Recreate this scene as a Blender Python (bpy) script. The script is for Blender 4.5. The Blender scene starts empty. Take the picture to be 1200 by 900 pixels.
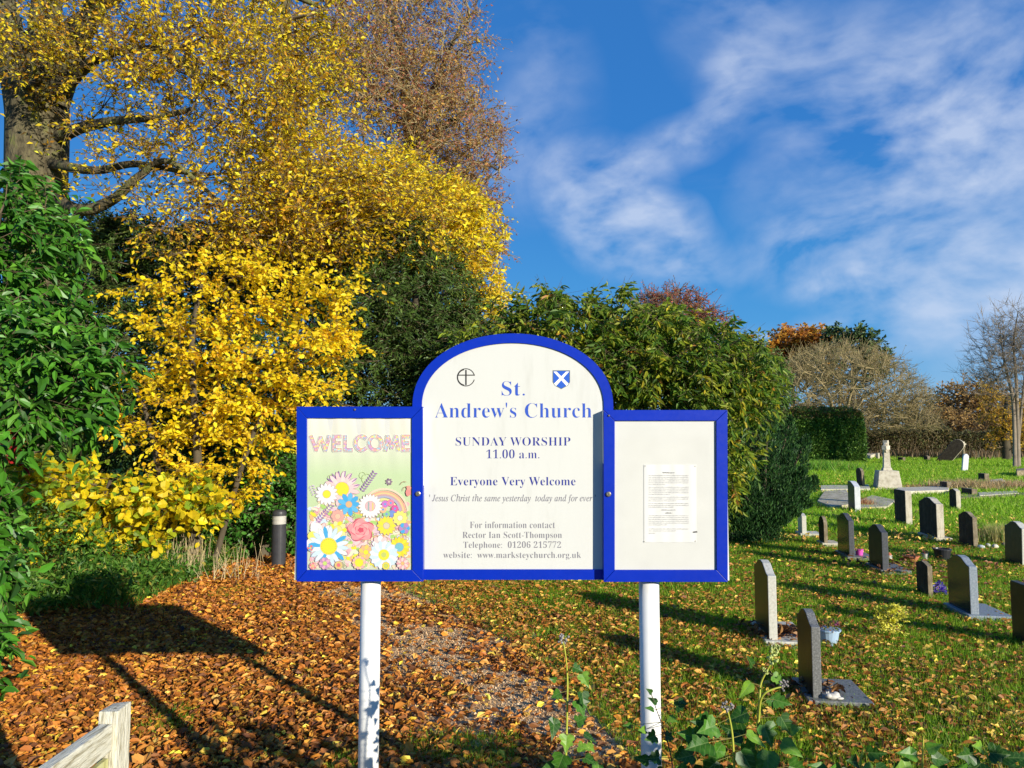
import bpy, bmesh, math
import numpy as np
from mathutils import Vector, Matrix

SC = bpy.context.scene
COL = SC.collection
rng = np.random.default_rng(11)
R = math.radians

# ------------------------------------------------------------------ camera, light, sky, exposure
F, W0, H0 = 857.0, 1200.0, 900.0
EYE = 1.72
PITCH = math.atan(62 / F)
cam_d = bpy.data.cameras.new('camera')
cam_d.sensor_width = 36; cam_d.lens = F / W0 * 36; cam_d.clip_end = 3000; cam_d.clip_start = .05
cam = bpy.data.objects.new('camera', cam_d); COL.objects.link(cam)
cam.location = (0, 0, EYE); cam.rotation_euler = (R(90) + PITCH, 0, 0)
SC.camera = cam
SC.cycles.max_bounces = 6; SC.cycles.diffuse_bounces = 3; SC.cycles.glossy_bounces = 2
SC.cycles.transmission_bounces = 4; SC.cycles.transparent_max_bounces = 6
SC.cycles.caustics_reflective = False; SC.cycles.caustics_refractive = False
SC.view_settings.view_transform = 'Standard'; SC.view_settings.look = 'None'
SC.view_settings.exposure = 0.42; SC.view_settings.gamma = 1.0

SUN_AZ, SUN_EL = R(138.2), R(15.8)
sdir = Vector((math.sin(SUN_AZ) * math.cos(SUN_EL), math.cos(SUN_AZ) * math.cos(SUN_EL), math.sin(SUN_EL)))
sl = bpy.data.lights.new('sun', 'SUN'); sl.energy = 5.0; sl.angle = R(.5); sl.color = (1, .93, .79)
so = bpy.data.objects.new('sun', sl); COL.objects.link(so)
so.rotation_euler = sdir.to_track_quat('Z', 'Y').to_euler()


def ray(x, y):
    u = (x - 600) / F; v = (450 - y) / F
    c, s = math.cos(PITCH), math.sin(PITCH)
    return Vector((u, c - v * s, s + v * c))


def at(x, y, Y):
    d = ray(x, y); return Vector((d.x / d.y * Y, Y, EYE + d.z / d.y * Y))


def gp(x, y, z=0.0):
    d = ray(x, y); k = (EYE - z) / -d.z
    return Vector((d.x * k, d.y * k, z))


world = bpy.data.worlds.new('World'); SC.world = world; world.use_nodes = True
nt = world.node_tree; N = nt.nodes; L = nt.links
sky = N.new('ShaderNodeTexSky'); sky.sky_type = 'NISHITA'; sky.sun_disc = False
sky.sun_elevation = SUN_EL; sky.sun_rotation = SUN_AZ; sky.air_density = 1.0; sky.dust_density = .3; sky.ozone_density = 3.0
hs = N.new('ShaderNodeHueSaturation'); hs.inputs['Saturation'].default_value = 1.25; hs.inputs['Hue'].default_value = .492
L.new(sky.outputs[0], hs.inputs['Color'])
tc = N.new('ShaderNodeTexCoord'); sep = N.new('ShaderNodeSeparateXYZ'); L.new(tc.outputs['Generated'], sep.inputs[0])


def M_(op, a, b=None, clamp=False):
    m = N.new('ShaderNodeMath'); m.operation = op; m.use_clamp = clamp
    for i, q in enumerate((a, b)):
        if q is None: continue
        if isinstance(q, (int, float)): m.inputs[i].default_value = q
        else: L.new(q, m.inputs[i])
    return m.outputs[0]


azn = M_('ARCTAN2', sep.outputs[0], sep.outputs[1]); eln = M_('ARCSINE', sep.outputs[2])
cv = N.new('ShaderNodeCombineXYZ'); L.new(azn, cv.inputs[0]); L.new(eln, cv.inputs[1])
# high thin cloud: soft patches broken up by noise
wn = N.new('ShaderNodeTexNoise'); wn.inputs['Scale'].default_value = 3.0; wn.inputs['Detail'].default_value = 3
L.new(tc.outputs['Generated'], wn.inputs['Vector'])
wmix = N.new('ShaderNodeVectorMath'); wmix.operation = 'MULTIPLY_ADD'
L.new(wn.outputs['Color'], wmix.inputs[0]); wmix.inputs[1].default_value = (.16, .10, 0); L.new(cv.outputs[0], wmix.inputs[2])
off = N.new('ShaderNodeVectorMath'); off.operation = 'SUBTRACT'; L.new(wmix.outputs[0], off.inputs[0]); off.inputs[1].default_value = (.08, .05, 0)
BL = [  # x, y, half-width, half-height (pixels), tilt in degrees, strength
    (705, 250, 66, 58, -35, 1.3), (775, 288, 66, 40, -25, 1.2), (800, 178, 80, 26, 12, .7), (890, 50, 110, 80, -40, .5),
    (1110, 130, 190, 75, 24, .75), (1165, 225, 110, 80, 15, .65), (1130, 315, 170, 36, -2, .85), (960, 285, 120, 30, 12, .5),
    (1080, 375, 190, 30, 12, .6), (850, 110, 40, 36, 60, .5), (1190, 380, 120, 60, 0, .4), (640, 110, 60, 90, 0, .3),
    (990, 345, 60, 18, 0, .5), (600, 200, 60, 60, 0, .3), (1040, 60, 120, 60, 30, .4), (890, 388, 22, 3, 0, .5), (860, 384, 40, 10, 0, .15)]
acc = None
for (bx, by, bw, bh, rot, st) in BL:
    d = ray(bx, by).normalized()
    mp = N.new('ShaderNodeMapping'); mp.vector_type = 'TEXTURE'
    mp.inputs['Location'].default_value = (math.atan2(d.x, d.y), math.asin(d.z), 0)
    mp.inputs['Rotation'].default_value = (0, 0, R(rot))
    mp.inputs['Scale'].default_value = (bw / F * 1.35, bh / F * 1.35, 1)
    L.new(off.outputs[0], mp.inputs['Vector'])
    g = N.new('ShaderNodeTexGradient'); g.gradient_type = 'SPHERICAL'; L.new(mp.outputs[0], g.inputs[0])
    v = M_('MULTIPLY', g.outputs['Fac'], st * 1.5)
    acc = v if acc is None else M_('ADD', acc, v)
# the same kind of thin cloud over the rest of the sky
pl = N.new('ShaderNodeMapping'); pl.inputs['Scale'].default_value = (2.6, 4.6, 1); pl.inputs['Rotation'].default_value = (0, 0, R(-30))
L.new(off.outputs[0], pl.inputs[0])
n1 = N.new('ShaderNodeTexNoise'); n1.inputs['Scale'].default_value = 1.7; n1.inputs['Detail'].default_value = 9; n1.inputs['Roughness'].default_value = .55
n1.inputs['Distortion'].default_value = .6
L.new(pl.outputs[0], n1.inputs['Vector'])
n2 = N.new('ShaderNodeTexNoise'); n2.inputs['Scale'].default_value = 7; n2.inputs['Detail'].default_value = 7; n2.inputs['Roughness'].default_value = .5
L.new(pl.outputs[0], n2.inputs['Vector'])
tex = M_('ADD', M_('MULTIPLY', n1.outputs[0], .9), M_('MULTIPLY', n2.outputs[0], .6))
cover = M_('MULTIPLY', M_('MINIMUM', acc, 1.15), M_('SUBTRACT', M_('MULTIPLY', tex, 2.5), 1.42, True))
base = M_('MULTIPLY', M_('SUBTRACT', n1.outputs[0], .60, True), .7)
cov = M_('MULTIPLY', M_('ADD', cover, base, True), .66)
mixc = N.new('ShaderNodeMix'); mixc.data_type = 'RGBA'
skr = ramp_w = N.new('ShaderNodeValToRGB'); e_ = skr.color_ramp.elements
e_[0].position = 0; e_[0].color = (1.6, 3.9, 6.3, 1); e_[1].position = 1; e_[1].color = (.32, 1.15, 3.7, 1)
q_ = e_.new(.12); q_.color = (.42, 2.45, 5.7, 1); q_ = e_.new(.35); q_.color = (.26, 1.60, 4.9, 1)
L.new(M_('MAXIMUM', sep.outputs[2], 0.0), skr.inputs[0])
smx = N.new('ShaderNodeMix'); smx.data_type = 'RGBA'; smx.inputs[0].default_value = .8; L.new(hs.outputs[0], smx.inputs[6]); L.new(skr.outputs[0], smx.inputs[7])
L.new(cov, mixc.inputs[0]); L.new(smx.outputs[2], mixc.inputs[6]); mixc.inputs[7].default_value = (5.2, 5.8, 7.0, 1)
bg = N['Background']; bg.inputs[1].default_value = .10
L.new(mixc.outputs[2], bg.inputs[0])

# ------------------------------------------------------------------ materials


def new_mat(name):
    m = bpy.data.materials.new(name); m.use_nodes = True
    return m, m.node_tree.nodes, m.node_tree.links, m.node_tree.nodes['Principled BSDF']


def ramp(nodes, stops):
    r = nodes.new('ShaderNodeValToRGB'); e = r.color_ramp.elements
    e[0].position = stops[0][0]; e[0].color = (*stops[0][1], 1)
    e[1].position = stops[-1][0]; e[1].color = (*stops[-1][1], 1)
    for p, c in stops[1:-1]:
        q = e.new(p); q.color = (*c, 1)
    return r


def surf_mat(name, stops, scale=6, detail=8, rough=.8, bump=.3, bscale=None, dist=.01, stretch=None, spec=.3):
    m, n, l, b = new_mat(name)
    t = n.new('ShaderNodeTexCoord'); src = t.outputs['Object']
    if stretch:
        mp = n.new('ShaderNodeMapping'); mp.inputs['Scale'].default_value = stretch; l.new(src, mp.inputs[0]); src = mp.outputs[0]
    z = n.new('ShaderNodeTexNoise'); z.inputs['Scale'].default_value = scale; z.inputs['Detail'].default_value = detail; z.inputs['Roughness'].default_value = .65
    l.new(src, z.inputs[0]); r = ramp(n, stops); l.new(z.outputs[0], r.inputs[0]); l.new(r.outputs[0], b.inputs['Base Color'])
    b.inputs['Roughness'].default_value = rough; b.inputs['Specular IOR Level'].default_value = spec
    if bump:
        z2 = n.new('ShaderNodeTexNoise'); z2.inputs['Scale'].default_value = bscale or scale * 4; z2.inputs['Detail'].default_value = 6
        l.new(src, z2.inputs[0]); bp = n.new('ShaderNodeBump'); bp.inputs['Strength'].default_value = bump; bp.inputs['Distance'].default_value = dist
        l.new(z2.outputs[0], bp.inputs['Height']); l.new(bp.outputs[0], b.inputs['Normal'])
    return m


def leaf_mat(name, rough=.45, trans=.35, spec=.4, boost=1.3, tint=(1, 1, 1)):
    m, n, l, b = new_mat(name)
    a = n.new('ShaderNodeAttribute'); a.attribute_name = 'col'
    l.new(a.outputs['Color'], b.inputs['Base Color'])
    b.inputs['Roughness'].default_value = rough; b.inputs['Specular IOR Level'].default_value = spec
    t = n.new('ShaderNodeBsdfTranslucent'); mul = n.new('ShaderNodeMix'); mul.data_type = 'RGBA'; mul.blend_type = 'MULTIPLY'; mul.inputs[0].default_value = 1
    l.new(a.outputs['Color'], mul.inputs[6]); mul.inputs[7].default_value = (boost * tint[0], boost * tint[1], boost * tint[2], 1); l.new(mul.outputs[2], t.inputs[0])
    mx = n.new('ShaderNodeMixShader'); mx.inputs[0].default_value = trans
    l.new(b.outputs[0], mx.inputs[1]); l.new(t.outputs[0], mx.inputs[2]); l.new(mx.outputs[0], n['Material Output'].inputs[0])
    return m


def flat_mat(name, c, rough=.5, spec=.4, metal=0):
    m, n, l, b = new_mat(name)
    z = n.new('ShaderNodeTexNoise'); z.inputs['Scale'].default_value = 9; z.inputs['Detail'].default_value = 7
    t = n.new('ShaderNodeTexCoord'); l.new(t.outputs['Object'], z.inputs[0])
    r = ramp(n, [(.3, tuple(q * .93 for q in c)), (.7, c)]); l.new(z.outputs[0], r.inputs[0]); l.new(r.outputs[0], b.inputs['Base Color'])
    b.inputs['Roughness'].default_value = rough; b.inputs['Specular IOR Level'].default_value = spec; b.inputs['Metallic'].default_value = metal
    return m


def col_mat(name, rough=.6, spec=.3):
    m, n, l, b = new_mat(name)
    a = n.new('ShaderNodeAttribute'); a.attribute_name = 'col'; l.new(a.outputs['Color'], b.inputs['Base Color'])
    b.inputs['Roughness'].default_value = rough; b.inputs['Specular IOR Level'].default_value = spec
    return m


MT = {}
MT['leaf_soft'] = leaf_mat('autumn_leaf', .5, .40, .35)
MT['leaf_gloss'] = leaf_mat('glossy_leaf', .42, .18, .38)
MT['leaf_ever'] = leaf_mat('evergreen_leaf', .5, .15, .35)
MT['litter'] = leaf_mat('fallen_leaf', .55, .12, .35)
MT['grass'] = leaf_mat('grass_blade', .5, .38, .3, 1.5)
MT['bark_pale'] = surf_mat('beech_bark', [(.3, (.02, .018, .01)), (.42, (.06, .05, .028)), (.52, (.13, .11, .06)), (.62, (.14, .15, .04)), (.75, (.25, .22, .13))], 4.5, 10, .9, .9, 22, .04, (1, 1, .45))
MT['bark_dark'] = surf_mat('dark_bark', [(.3, (.045, .035, .022)), (.6, (.10, .08, .05)), (.8, (.16, .14, .08))], 5, 8, .9, .6, 14, .02, (1, 1, .3))
MT['twig'] = surf_mat('twig_bark', [(.3, (.09, .065, .035)), (.7, (.20, .15, .085))], 6, 4, .9, 0)
MT['twig_pale'] = surf_mat('pale_twig_bark', [(.3, (.24, .18, .08)), (.7, (.44, .35, .18))], 2, 4, .9, 0)
MT['twig_grey'] = surf_mat('grey_twig_bark', [(.3, (.16, .125, .09)), (.7, (.32, .26, .19))], 2, 4, .9, 0)
MT['straw'] = surf_mat('dry_stalk', [(.3, (.42, .31, .15)), (.7, (.66, .54, .32))], 4, 4, .8, 0)

# ------------------------------------------------------------------ mesh helpers


def link(o, parent=None):
    COL.objects.link(o)
    if parent is not None: o.parent = parent
    return o


def tag(o, label=None, cat=None, group=None, kind=None):
    if label: o['label'] = label
    if cat: o['category'] = cat
    if group: o['group'] = group
    if kind: o['kind'] = kind
    return o


def thing(name, label, cat, loc=(0, 0, 0), rz=0, group=None):
    o = bpy.data.objects.new(name, None); o.empty_display_size = .1
    o.location = loc; o.rotation_euler = (0, 0, rz); link(o)
    return tag(o, label, cat, group)


def np_obj(name, V, faces, mats, parent=None, col=None, smooth=False, midx=None, loc=None):
    """V (n,3); faces: list of int arrays (k, sides)"""
    V = np.asarray(V, dtype=np.float32)
    me = bpy.data.meshes.new(name)
    me.vertices.add(len(V)); me.vertices.foreach_set('co', V.ravel())
    tot = []; idx = []
    for f in faces:
        f = np.asarray(f, dtype=np.int32)
        if len(f) == 0: continue
        tot.append(np.full(len(f), f.shape[1], dtype=np.int32)); idx.append(f.ravel())
    tot = np.concatenate(tot); idx = np.concatenate(idx)
    me.loops.add(len(idx)); me.loops.foreach_set('vertex_index', idx)
    me.polygons.add(len(tot)); st = np.zeros(len(tot), dtype=np.int32); st[1:] = np.cumsum(tot)[:-1]
    me.polygons.foreach_set('loop_start', st)
    for m in (mats if isinstance(mats, (list, tuple)) else [mats]): me.materials.append(m)
    if midx is not None: me.polygons.foreach_set('material_index', np.asarray(midx, dtype=np.int32))
    me.polygons.foreach_set('use_smooth', np.full(len(tot), smooth))
    if col is not None:
        a = me.attributes.new('col', 'FLOAT_COLOR', 'POINT')
        c = np.ones((len(V), 4), dtype=np.float32); c[:, :3] = col; a.data.foreach_set('color', c.ravel())
    me.update(calc_edges=True)
    o = bpy.data.objects.new(name, me)
    if loc is not None: o.location = loc
    return link(o, parent)


def bm_obj(name, bm, mat, parent=None, smooth=False, bevel=0, seg=2, loc=None):
    me = bpy.data.meshes.new(name); bmesh.ops.recalc_face_normals(bm, faces=bm.faces); bm.to_mesh(me); bm.free()
    for m in (mat if isinstance(mat, (list, tuple)) else [mat]): me.materials.append(m)
    if smooth: me.polygons.foreach_set('use_smooth', np.full(len(me.polygons), True))
    o = bpy.data.objects.new(name, me)
    if loc is not None: o.location = loc
    link(o, parent)
    if bevel:
        b = o.modifiers.new('bevel', 'BEVEL'); b.width = bevel; b.segments = seg; b.limit_method = 'ANGLE'; b.angle_limit = R(35)
    return o


def add_box(bm, lo, hi):
    x0, y0, z0 = lo; x1, y1, z1 = hi
    v = [bm.verts.new(p) for p in ((x0, y0, z0), (x1, y0, z0), (x1, y1, z0), (x0, y1, z0), (x0, y0, z1), (x1, y0, z1), (x1, y1, z1), (x0, y1, z1))]
    for f in ((0, 3, 2, 1), (4, 5, 6, 7), (0, 1, 5, 4), (1, 2, 6, 5), (2, 3, 7, 6), (3, 0, 4, 7)): bm.faces.new([v[i] for i in f])
    return v


def box(name, lo, hi, mat, parent=None, bevel=0):
    bm = bmesh.new(); add_box(bm, lo, hi); return bm_obj(name, bm, mat, parent, bevel=bevel)


def lathe(bm, prof, n=20, c=(0, 0, 0)):
    rings = []
    for r, z in prof:
        rings.append([bm.verts.new((c[0] + r * math.cos(2 * math.pi * i / n), c[1] + r * math.sin(2 * math.pi * i / n), c[2] + z)) for i in range(n)])
    for a, b in zip(rings, rings[1:]):
        for i in range(n):
            j = (i + 1) % n; bm.faces.new((a[i], a[j], b[j], b[i]))
    bm.faces.new(rings[0][::-1]); bm.faces.new(rings[-1])


def unit(v):
    return v / np.maximum(np.linalg.norm(v, axis=-1, keepdims=True), 1e-9)


def tubes(P0, P1, r0, r1, sides=4, ext=.0):
    d = unit(P1 - P0)
    P0 = P0 - d * ext * r0[:, None]; P1 = P1 + d * ext * r1[:, None]
    ref = np.where(np.abs(d[:, 2:3]) > .9, np.array([[1., 0, 0]]), np.array([[0, 0, 1.]]))
    a = unit(np.cross(d, ref)); b = np.cross(d, a)
    n = len(P0); V = np.zeros((n, 2, sides, 3), dtype=np.float32)
    for k in range(sides):
        t = 2 * math.pi * k / sides; q = a * math.cos(t) + b * math.sin(t)
        V[:, 0, k] = P0 + q * r0[:, None]; V[:, 1, k] = P1 + q * r1[:, None]
    base = (np.arange(n) * 2 * sides)[:, None]
    Fs = []
    for k in range(sides):
        k2 = (k + 1) % sides
        Fs.append(np.concatenate([base + k, base + k2, base + sides + k2, base + sides + k], axis=1))
    return V.reshape(-1, 3), np.concatenate(Fs)


def sweep(name, pts, rad, sides, mat, parent, sub=5, lump=.06, seed=0):
    r_ = np.random.default_rng(seed); pts = np.array(pts, float); rad = np.array(rad, float)
    P = []; Q = []; n = len(pts)
    for i in range(n - 1):
        p0, p1, p2, p3 = pts[max(i - 1, 0)], pts[i], pts[i + 1], pts[min(i + 2, n - 1)]
        for s in range(sub):
            t = s / sub
            P.append(.5 * (2 * p1 + (p2 - p0) * t + (2 * p0 - 5 * p1 + 4 * p2 - p3) * t * t + (3 * p1 - p0 - 3 * p2 + p3) * t ** 3)); Q.append(rad[i] * (1 - t) + rad[i + 1] * t)
    P.append(pts[-1]); Q.append(rad[-1]); P = np.array(P); Q = np.array(Q)
    V = []
    ref = np.array([1., 0, 0]); ph = r_.uniform(0, 6, 4)
    for i in range(len(P)):
        d = P[min(i + 1, len(P) - 1)] - P[max(i - 1, 0)]; d /= np.linalg.norm(d) + 1e-9
        a = np.cross(d, ref); a /= np.linalg.norm(a) + 1e-9; ref = np.cross(a, d); b = np.cross(d, a)
        for k in range(sides):
            t = 2 * math.pi * k / sides
            l = 1 + lump * (math.sin(2 * t + ph[0] + i * .25) + .7 * math.sin(3 * t + ph[1] - i * .2) + .5 * math.sin(5 * t + ph[2] + i * .5))
            V.append(P[i] + (a * math.cos(t) + b * math.sin(t)) * Q[i] * l)
    Fq = []
    for i in range(len(P) - 1):
        for k in range(sides):
            k2 = (k + 1) % sides; Fq.append((i * sides + k, (i + 1) * sides + k, (i + 1) * sides + k2, i * sides + k2))
    caps = [tuple(range(sides - 1, -1, -1)), tuple((len(P) - 1) * sides + k for k in range(sides))]
    return np_obj(name, np.array(V), [np.array(Fq), np.array(caps)], mat, parent, smooth=True)


# leaf templates: x across, y along, z out; unit length
T_DIA = (np.array([(0, 0, 0), (.36, .45, .10), (0, 1, -.04), (-.36, .45, .10)]), [(0, 1, 2), (0, 2, 3)])
T_OVAL = (np.array([(0, 0, 0), (.42, .28, .07), (.36, .68, .05), (0, 1, -.10), (-.36, .68, .05), (-.42, .28, .07), (0, .5, -.02)]),
          [(0, 1, 6), (1, 2, 6), (2, 3, 6), (3, 4, 6), (4, 5, 6), (5, 0, 6)])
T_LONG = (np.array([(0, 0, 0), (.5, .3, .08), (.42, .65, .02), (0, 1, -.18), (-.42, .65, .02), (-.5, .3, .08)]),
          [(0, 1, 2), (0, 2, 3), (0, 3, 4), (0, 4, 5)])
T_CURL = (np.array([(0, 0, 0), (.44, .28, .20), (.30, .72, .30), (.05, 1, .10), (-.34, .62, .12), (-.38, .25, .28)]),
          [(0, 1, 2), (0, 2, 3), (0, 3, 4), (0, 4, 5)])
T_SPRAY = (np.array([(0, 0, 0), (.5, .55, .05), (0, 1, 0), (-.5, .45, -.05)]), [(0, 1, 2), (0, 2, 3)])


def leaf_geo(P, D, Nn, Ln, wr, T):
    tv, tf = T
    D = unit(D); S = unit(np.cross(D, Nn)); U = np.cross(S, D)
    if not np.isscalar(wr): wr = np.asarray(wr).reshape(-1, 1, 1)
    V = P[:, None, :] + Ln[:, None, None] * (tv[None, :, 0, None] * wr * S[:, None, :] + tv[None, :, 1, None] * D[:, None, :] + tv[None, :, 2, None] * U[:, None, :])
    k = len(tv); tf = np.array(tf); Fq = (np.arange(len(P)) * k)[:, None, None] + tf[None]
    return V.reshape(-1, 3), Fq.reshape(-1, 3)


def palette(r_, n, pal, jit=.18, clump=None):
    cs = np.array([p[0] for p in pal], float); w = np.array([p[1] for p in pal], float); w /= w.sum()
    if clump is None: i = r_.choice(len(cs), n, p=w)
    else:
        q = np.cumsum(w); i = np.searchsorted(q, np.clip(clump * .6 + r_.random(n) * .4, 0, .999)); i = np.minimum(i, len(cs) - 1)
    c = cs[i] * (1 + r_.normal(0, jit, (n, 1))); return np.clip(c, .004, .95)


def leaves_obj(name, P, D, Nn, Ln, wr, T, C, mat, parent, kind='stuff'):
    V, Fq = leaf_geo(P, D, Nn, Ln, wr, T)
    o = np_obj(name, V, [Fq], mat, parent, col=np.repeat(C, len(T[0]), axis=0))
    if kind: o['kind'] = kind
    return o


def ell(px, py, Y, rx, ry, rY, n, shell=.45, r_=rng):
    """n points inside an ellipsoid centred where the picture shows it"""
    c = np.array(at(px, py, Y)); k = Y / F
    d = unit(r_.normal(size=(n, 3))); q = r_.random((n, 1)) ** (shell)
    return c + d * q * np.array([rx * k, rY, ry * k])


def grow(r_, trunks, targets, step=.35, wind=.12, plw=.25, tip=.004, e=2.4, rmax=.2, lean=0.0):
    """branches from the trunks out to every target; returns segments and, per target, the arriving direction"""
    pos = []; plen = []
    for pts in trunks:
        pts = np.array(pts, float); acc = 0
        for a, b in zip(pts[:-1], pts[1:]):
            m = max(2, int(np.linalg.norm(b - a) / step))
            for s in range(m): pos.append(a + (b - a) * s / m); plen.append(0)
        pos.append(pts[-1]); plen.append(0)
    nt_ = len(pos); cap = nt_ + len(targets) * 14 + 100
    A = np.zeros((cap, 3)); A[:nt_] = pos; PL = np.zeros(cap); par = np.full(cap, -1, int); n = nt_
    kids = np.zeros(cap, int); tdir = np.zeros((len(targets), 3)); tip_i = np.zeros(len(targets), int)
    d0 = np.min(np.linalg.norm(targets[:, None] - A[None, :nt_:3], axis=2), axis=1)
    for ti in np.argsort(d0):
        t = targets[ti]; dv = A[:n] - t
        cost = np.sqrt((dv ** 2).sum(1)) + plw * PL[:n] + .5 * np.maximum(dv[:, 2], 0)
        j = int(np.argmin(cost)); a = A[j]; Ld = np.linalg.norm(t - a); m = int(min(12, max(1, round(Ld / step))))
        if par[j] >= 0: d = unit(a - A[par[j]])
        else: d = unit(np.array([t[0] - a[0], t[1] - a[1], abs(t[2] - a[2]) * .6 + .3]))
        ctrl = a + d * Ld * .4 + r_.normal(0, wind * Ld * .5, 3) + np.array([0, 0, lean * Ld])
        prev = j
        for s in range(1, m + 1):
            u = s / m; p = (1 - u) ** 2 * a + 2 * u * (1 - u) * ctrl + u * u * t
            if s < m: p = p + r_.normal(0, wind * step * .35, 3)
            A[n] = p; par[n] = prev; PL[n] = PL[prev] + np.linalg.norm(p - A[prev]); prev = n; n += 1
        tdir[ti] = unit(A[prev] - A[par[prev]]); tip_i[ti] = prev
    A = A[:n]; par = par[:n]
    w = np.zeros(n)
    has = np.zeros(n, bool)
    for i in range(n - 1, nt_ - 1, -1):
        if not has[i]: w[i] = tip ** e
        p = par[i]
        if p >= 0: w[p] += w[i]; has[p] = True
    r = np.minimum(w ** (1 / e), rmax)
    k = np.arange(nt_, n); p = par[k]
    r1 = r[k]; r0 = np.where(p < nt_, r1 * 1.15, np.minimum(r[p], r1 * 1.35))
    return A[p], A[k], r0, r1, tdir


def branches_obj(name, seg, mat, parent, sides=4, kind=None, rmin=0):
    P0, P1, r0, r1, _ = seg
    if rmin: r0 = np.maximum(r0, rmin); r1 = np.maximum(r1, rmin)
    thick = r1 > .02
    Vs = []; Fs = []; o = 0
    for m_, sd in ((thick, 7), (~thick, sides)):
        if m_.any():
            V, f = tubes(P0[m_], P1[m_], r0[m_], r1[m_], sd, .35); Vs.append(V); Fs.append(f + o); o += len(V)
    ob = np_obj(name, np.concatenate(Vs), Fs, mat, parent, smooth=True)
    if kind: ob['kind'] = kind
    return ob


def sprays(r_, T, D, ns, Lt, nl, leaf, wr, tmpl, pal, droop=.2, spread=.8, up=.5, jit=.18, twig_r=.0025, clumpvar=True, sidew=.8, bias=None):
    """twigs with leaves at each target; returns leaf arrays and twig segments"""
    n = len(T); T3 = np.repeat(T, ns, axis=0); D3 = np.repeat(D, ns, axis=0)
    d = unit(D3 + r_.normal(0, spread, T3.shape) + (0 if bias is None else np.array(bias))); d[:, 2] -= droop * r_.random(len(d)); d = unit(d)
    Ls = Lt * r_.uniform(.5, 1.3, len(d))
    start = T3 - d * (Ls * .15)[:, None] + r_.normal(0, .06 * Lt, T3.shape)
    s = (np.arange(nl)[None] + r_.random((len(d), nl))) / nl
    P = start[:, None] + d[:, None] * (Ls[:, None] * s)[..., None]
    P[..., 2] -= (droop * .5 * Ls[:, None] * s ** 2)
    side = unit(np.cross(d, np.array([0, 0, 1.]) + r_.normal(0, .3, d.shape)))
    sg = np.where(np.arange(nl) % 2 == 0, 1, -1)[None, :, None]
    LD = d[:, None] * .7 + side[:, None] * sg * sidew + r_.normal(0, .35, P.shape); LD[..., 2] -= droop
    NN = np.array([0, 0, up]) + r_.normal(0, .55, P.shape) + (-.35 * np.array([0, 1, 0]))
    P = P.reshape(-1, 3); LD = LD.reshape(-1, 3); NN = NN.reshape(-1, 3)
    Ln = leaf * r_.uniform(.5, 1.25, len(P))
    cl = np.repeat(r_.random(n), ns * nl) if clumpvar else None
    C = palette(r_, len(P), pal, jit, cl)
    tw = (start, start + d * Ls[:, None], np.full(len(d), twig_r), np.full(len(d), twig_r * .5), None)
    return (P, LD, NN, Ln, wr, tmpl, C), tw


def cat_seg(a, b):
    return tuple(np.concatenate([a[i], b[i]]) for i in range(4)) + (None,)


# palettes (base colours of the leaves themselves)
YEL = [((.86, .60, .010), 6), ((.90, .70, .02), 4), ((.80, .46, .010), 2.2), ((.60, .60, .03), 1.4), ((.45, .20, .02), .4)]
GOLD = [((.76, .48, .015), 5), ((.86, .64, .02), 6), ((.58, .30, .015), 2.5), ((.40, .19, .02), 1.2), ((.88, .74, .06), 3)]
RUST = [((.52, .23, .09), 4), ((.42, .16, .10), 4), ((.62, .36, .10), 3), ((.70, .48, .06), 2), ((.34, .17, .10), 2)]
LIME = [((.40, .46, .02), 3), ((.74, .58, .015), 4), ((.20, .32, .02), 2), ((.84, .60, .015), 4)]
DKG = [((.025, .060, .012), 4), ((.045, .10, .018), 4), ((.075, .14, .025), 2)]
YEW = [((.045, .085, .015), 4), ((.075, .135, .022), 4), ((.14, .19, .04), 2)]
LAU = [((.040, .14, .012), 4), ((.065, .21, .016), 5), ((.13, .32, .03), 2), ((.03, .09, .012), 2)]
OLV = [((.055, .115, .015), 4), ((.10, .19, .02), 5), ((.22, .29, .025), 5), ((.34, .36, .03), 3), ((.50, .40, .03), 1.5), ((.46, .20, .04), 1.2)]


# ------------------------------------------------------------------ ground, path


def vnoise(x, y, s, seed):
    """smooth value noise on numpy arrays"""
    r_ = np.random.default_rng(seed); g = r_.random((64, 64)); x = x / s; y = y / s
    xi = np.floor(x).astype(int); yi = np.floor(y).astype(int); fx = x - xi; fy = y - yi
    fx = fx * fx * (3 - 2 * fx); fy = fy * fy * (3 - 2 * fy)
    q = lambda a, b: g[a % 64, b % 64]
    return (q(xi, yi) * (1 - fx) + q(xi + 1, yi) * fx) * (1 - fy) + (q(xi, yi + 1) * (1 - fx) + q(xi + 1, yi + 1) * fx) * fy


def path_x(Y):  # the middle line of the gravel path
    return np.interp(Y, [0, 4, 5.2, 6.4, 7.9, 10, 14], [.9, .35, -.1, -.6, -1.3, -2.6, -5.5])


def lawn_edge(Y):
    return np.interp(Y, [0, 3.5, 4.2, 5, 6.2, 8, 10, 14], [1.4, .9, .75, .55, .2, -.9, -2.2, -5])


def ground_h(x, y):
    near = np.clip(1 - np.hypot(x, y) / 40, 0, 1)
    return (vnoise(x, y, 1.7, 5) - .5) * .05 * near + (vnoise(x, y, 9, 6) - .5) * .12 * np.clip(np.hypot(x, y) / 25, 0, 1)


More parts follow.
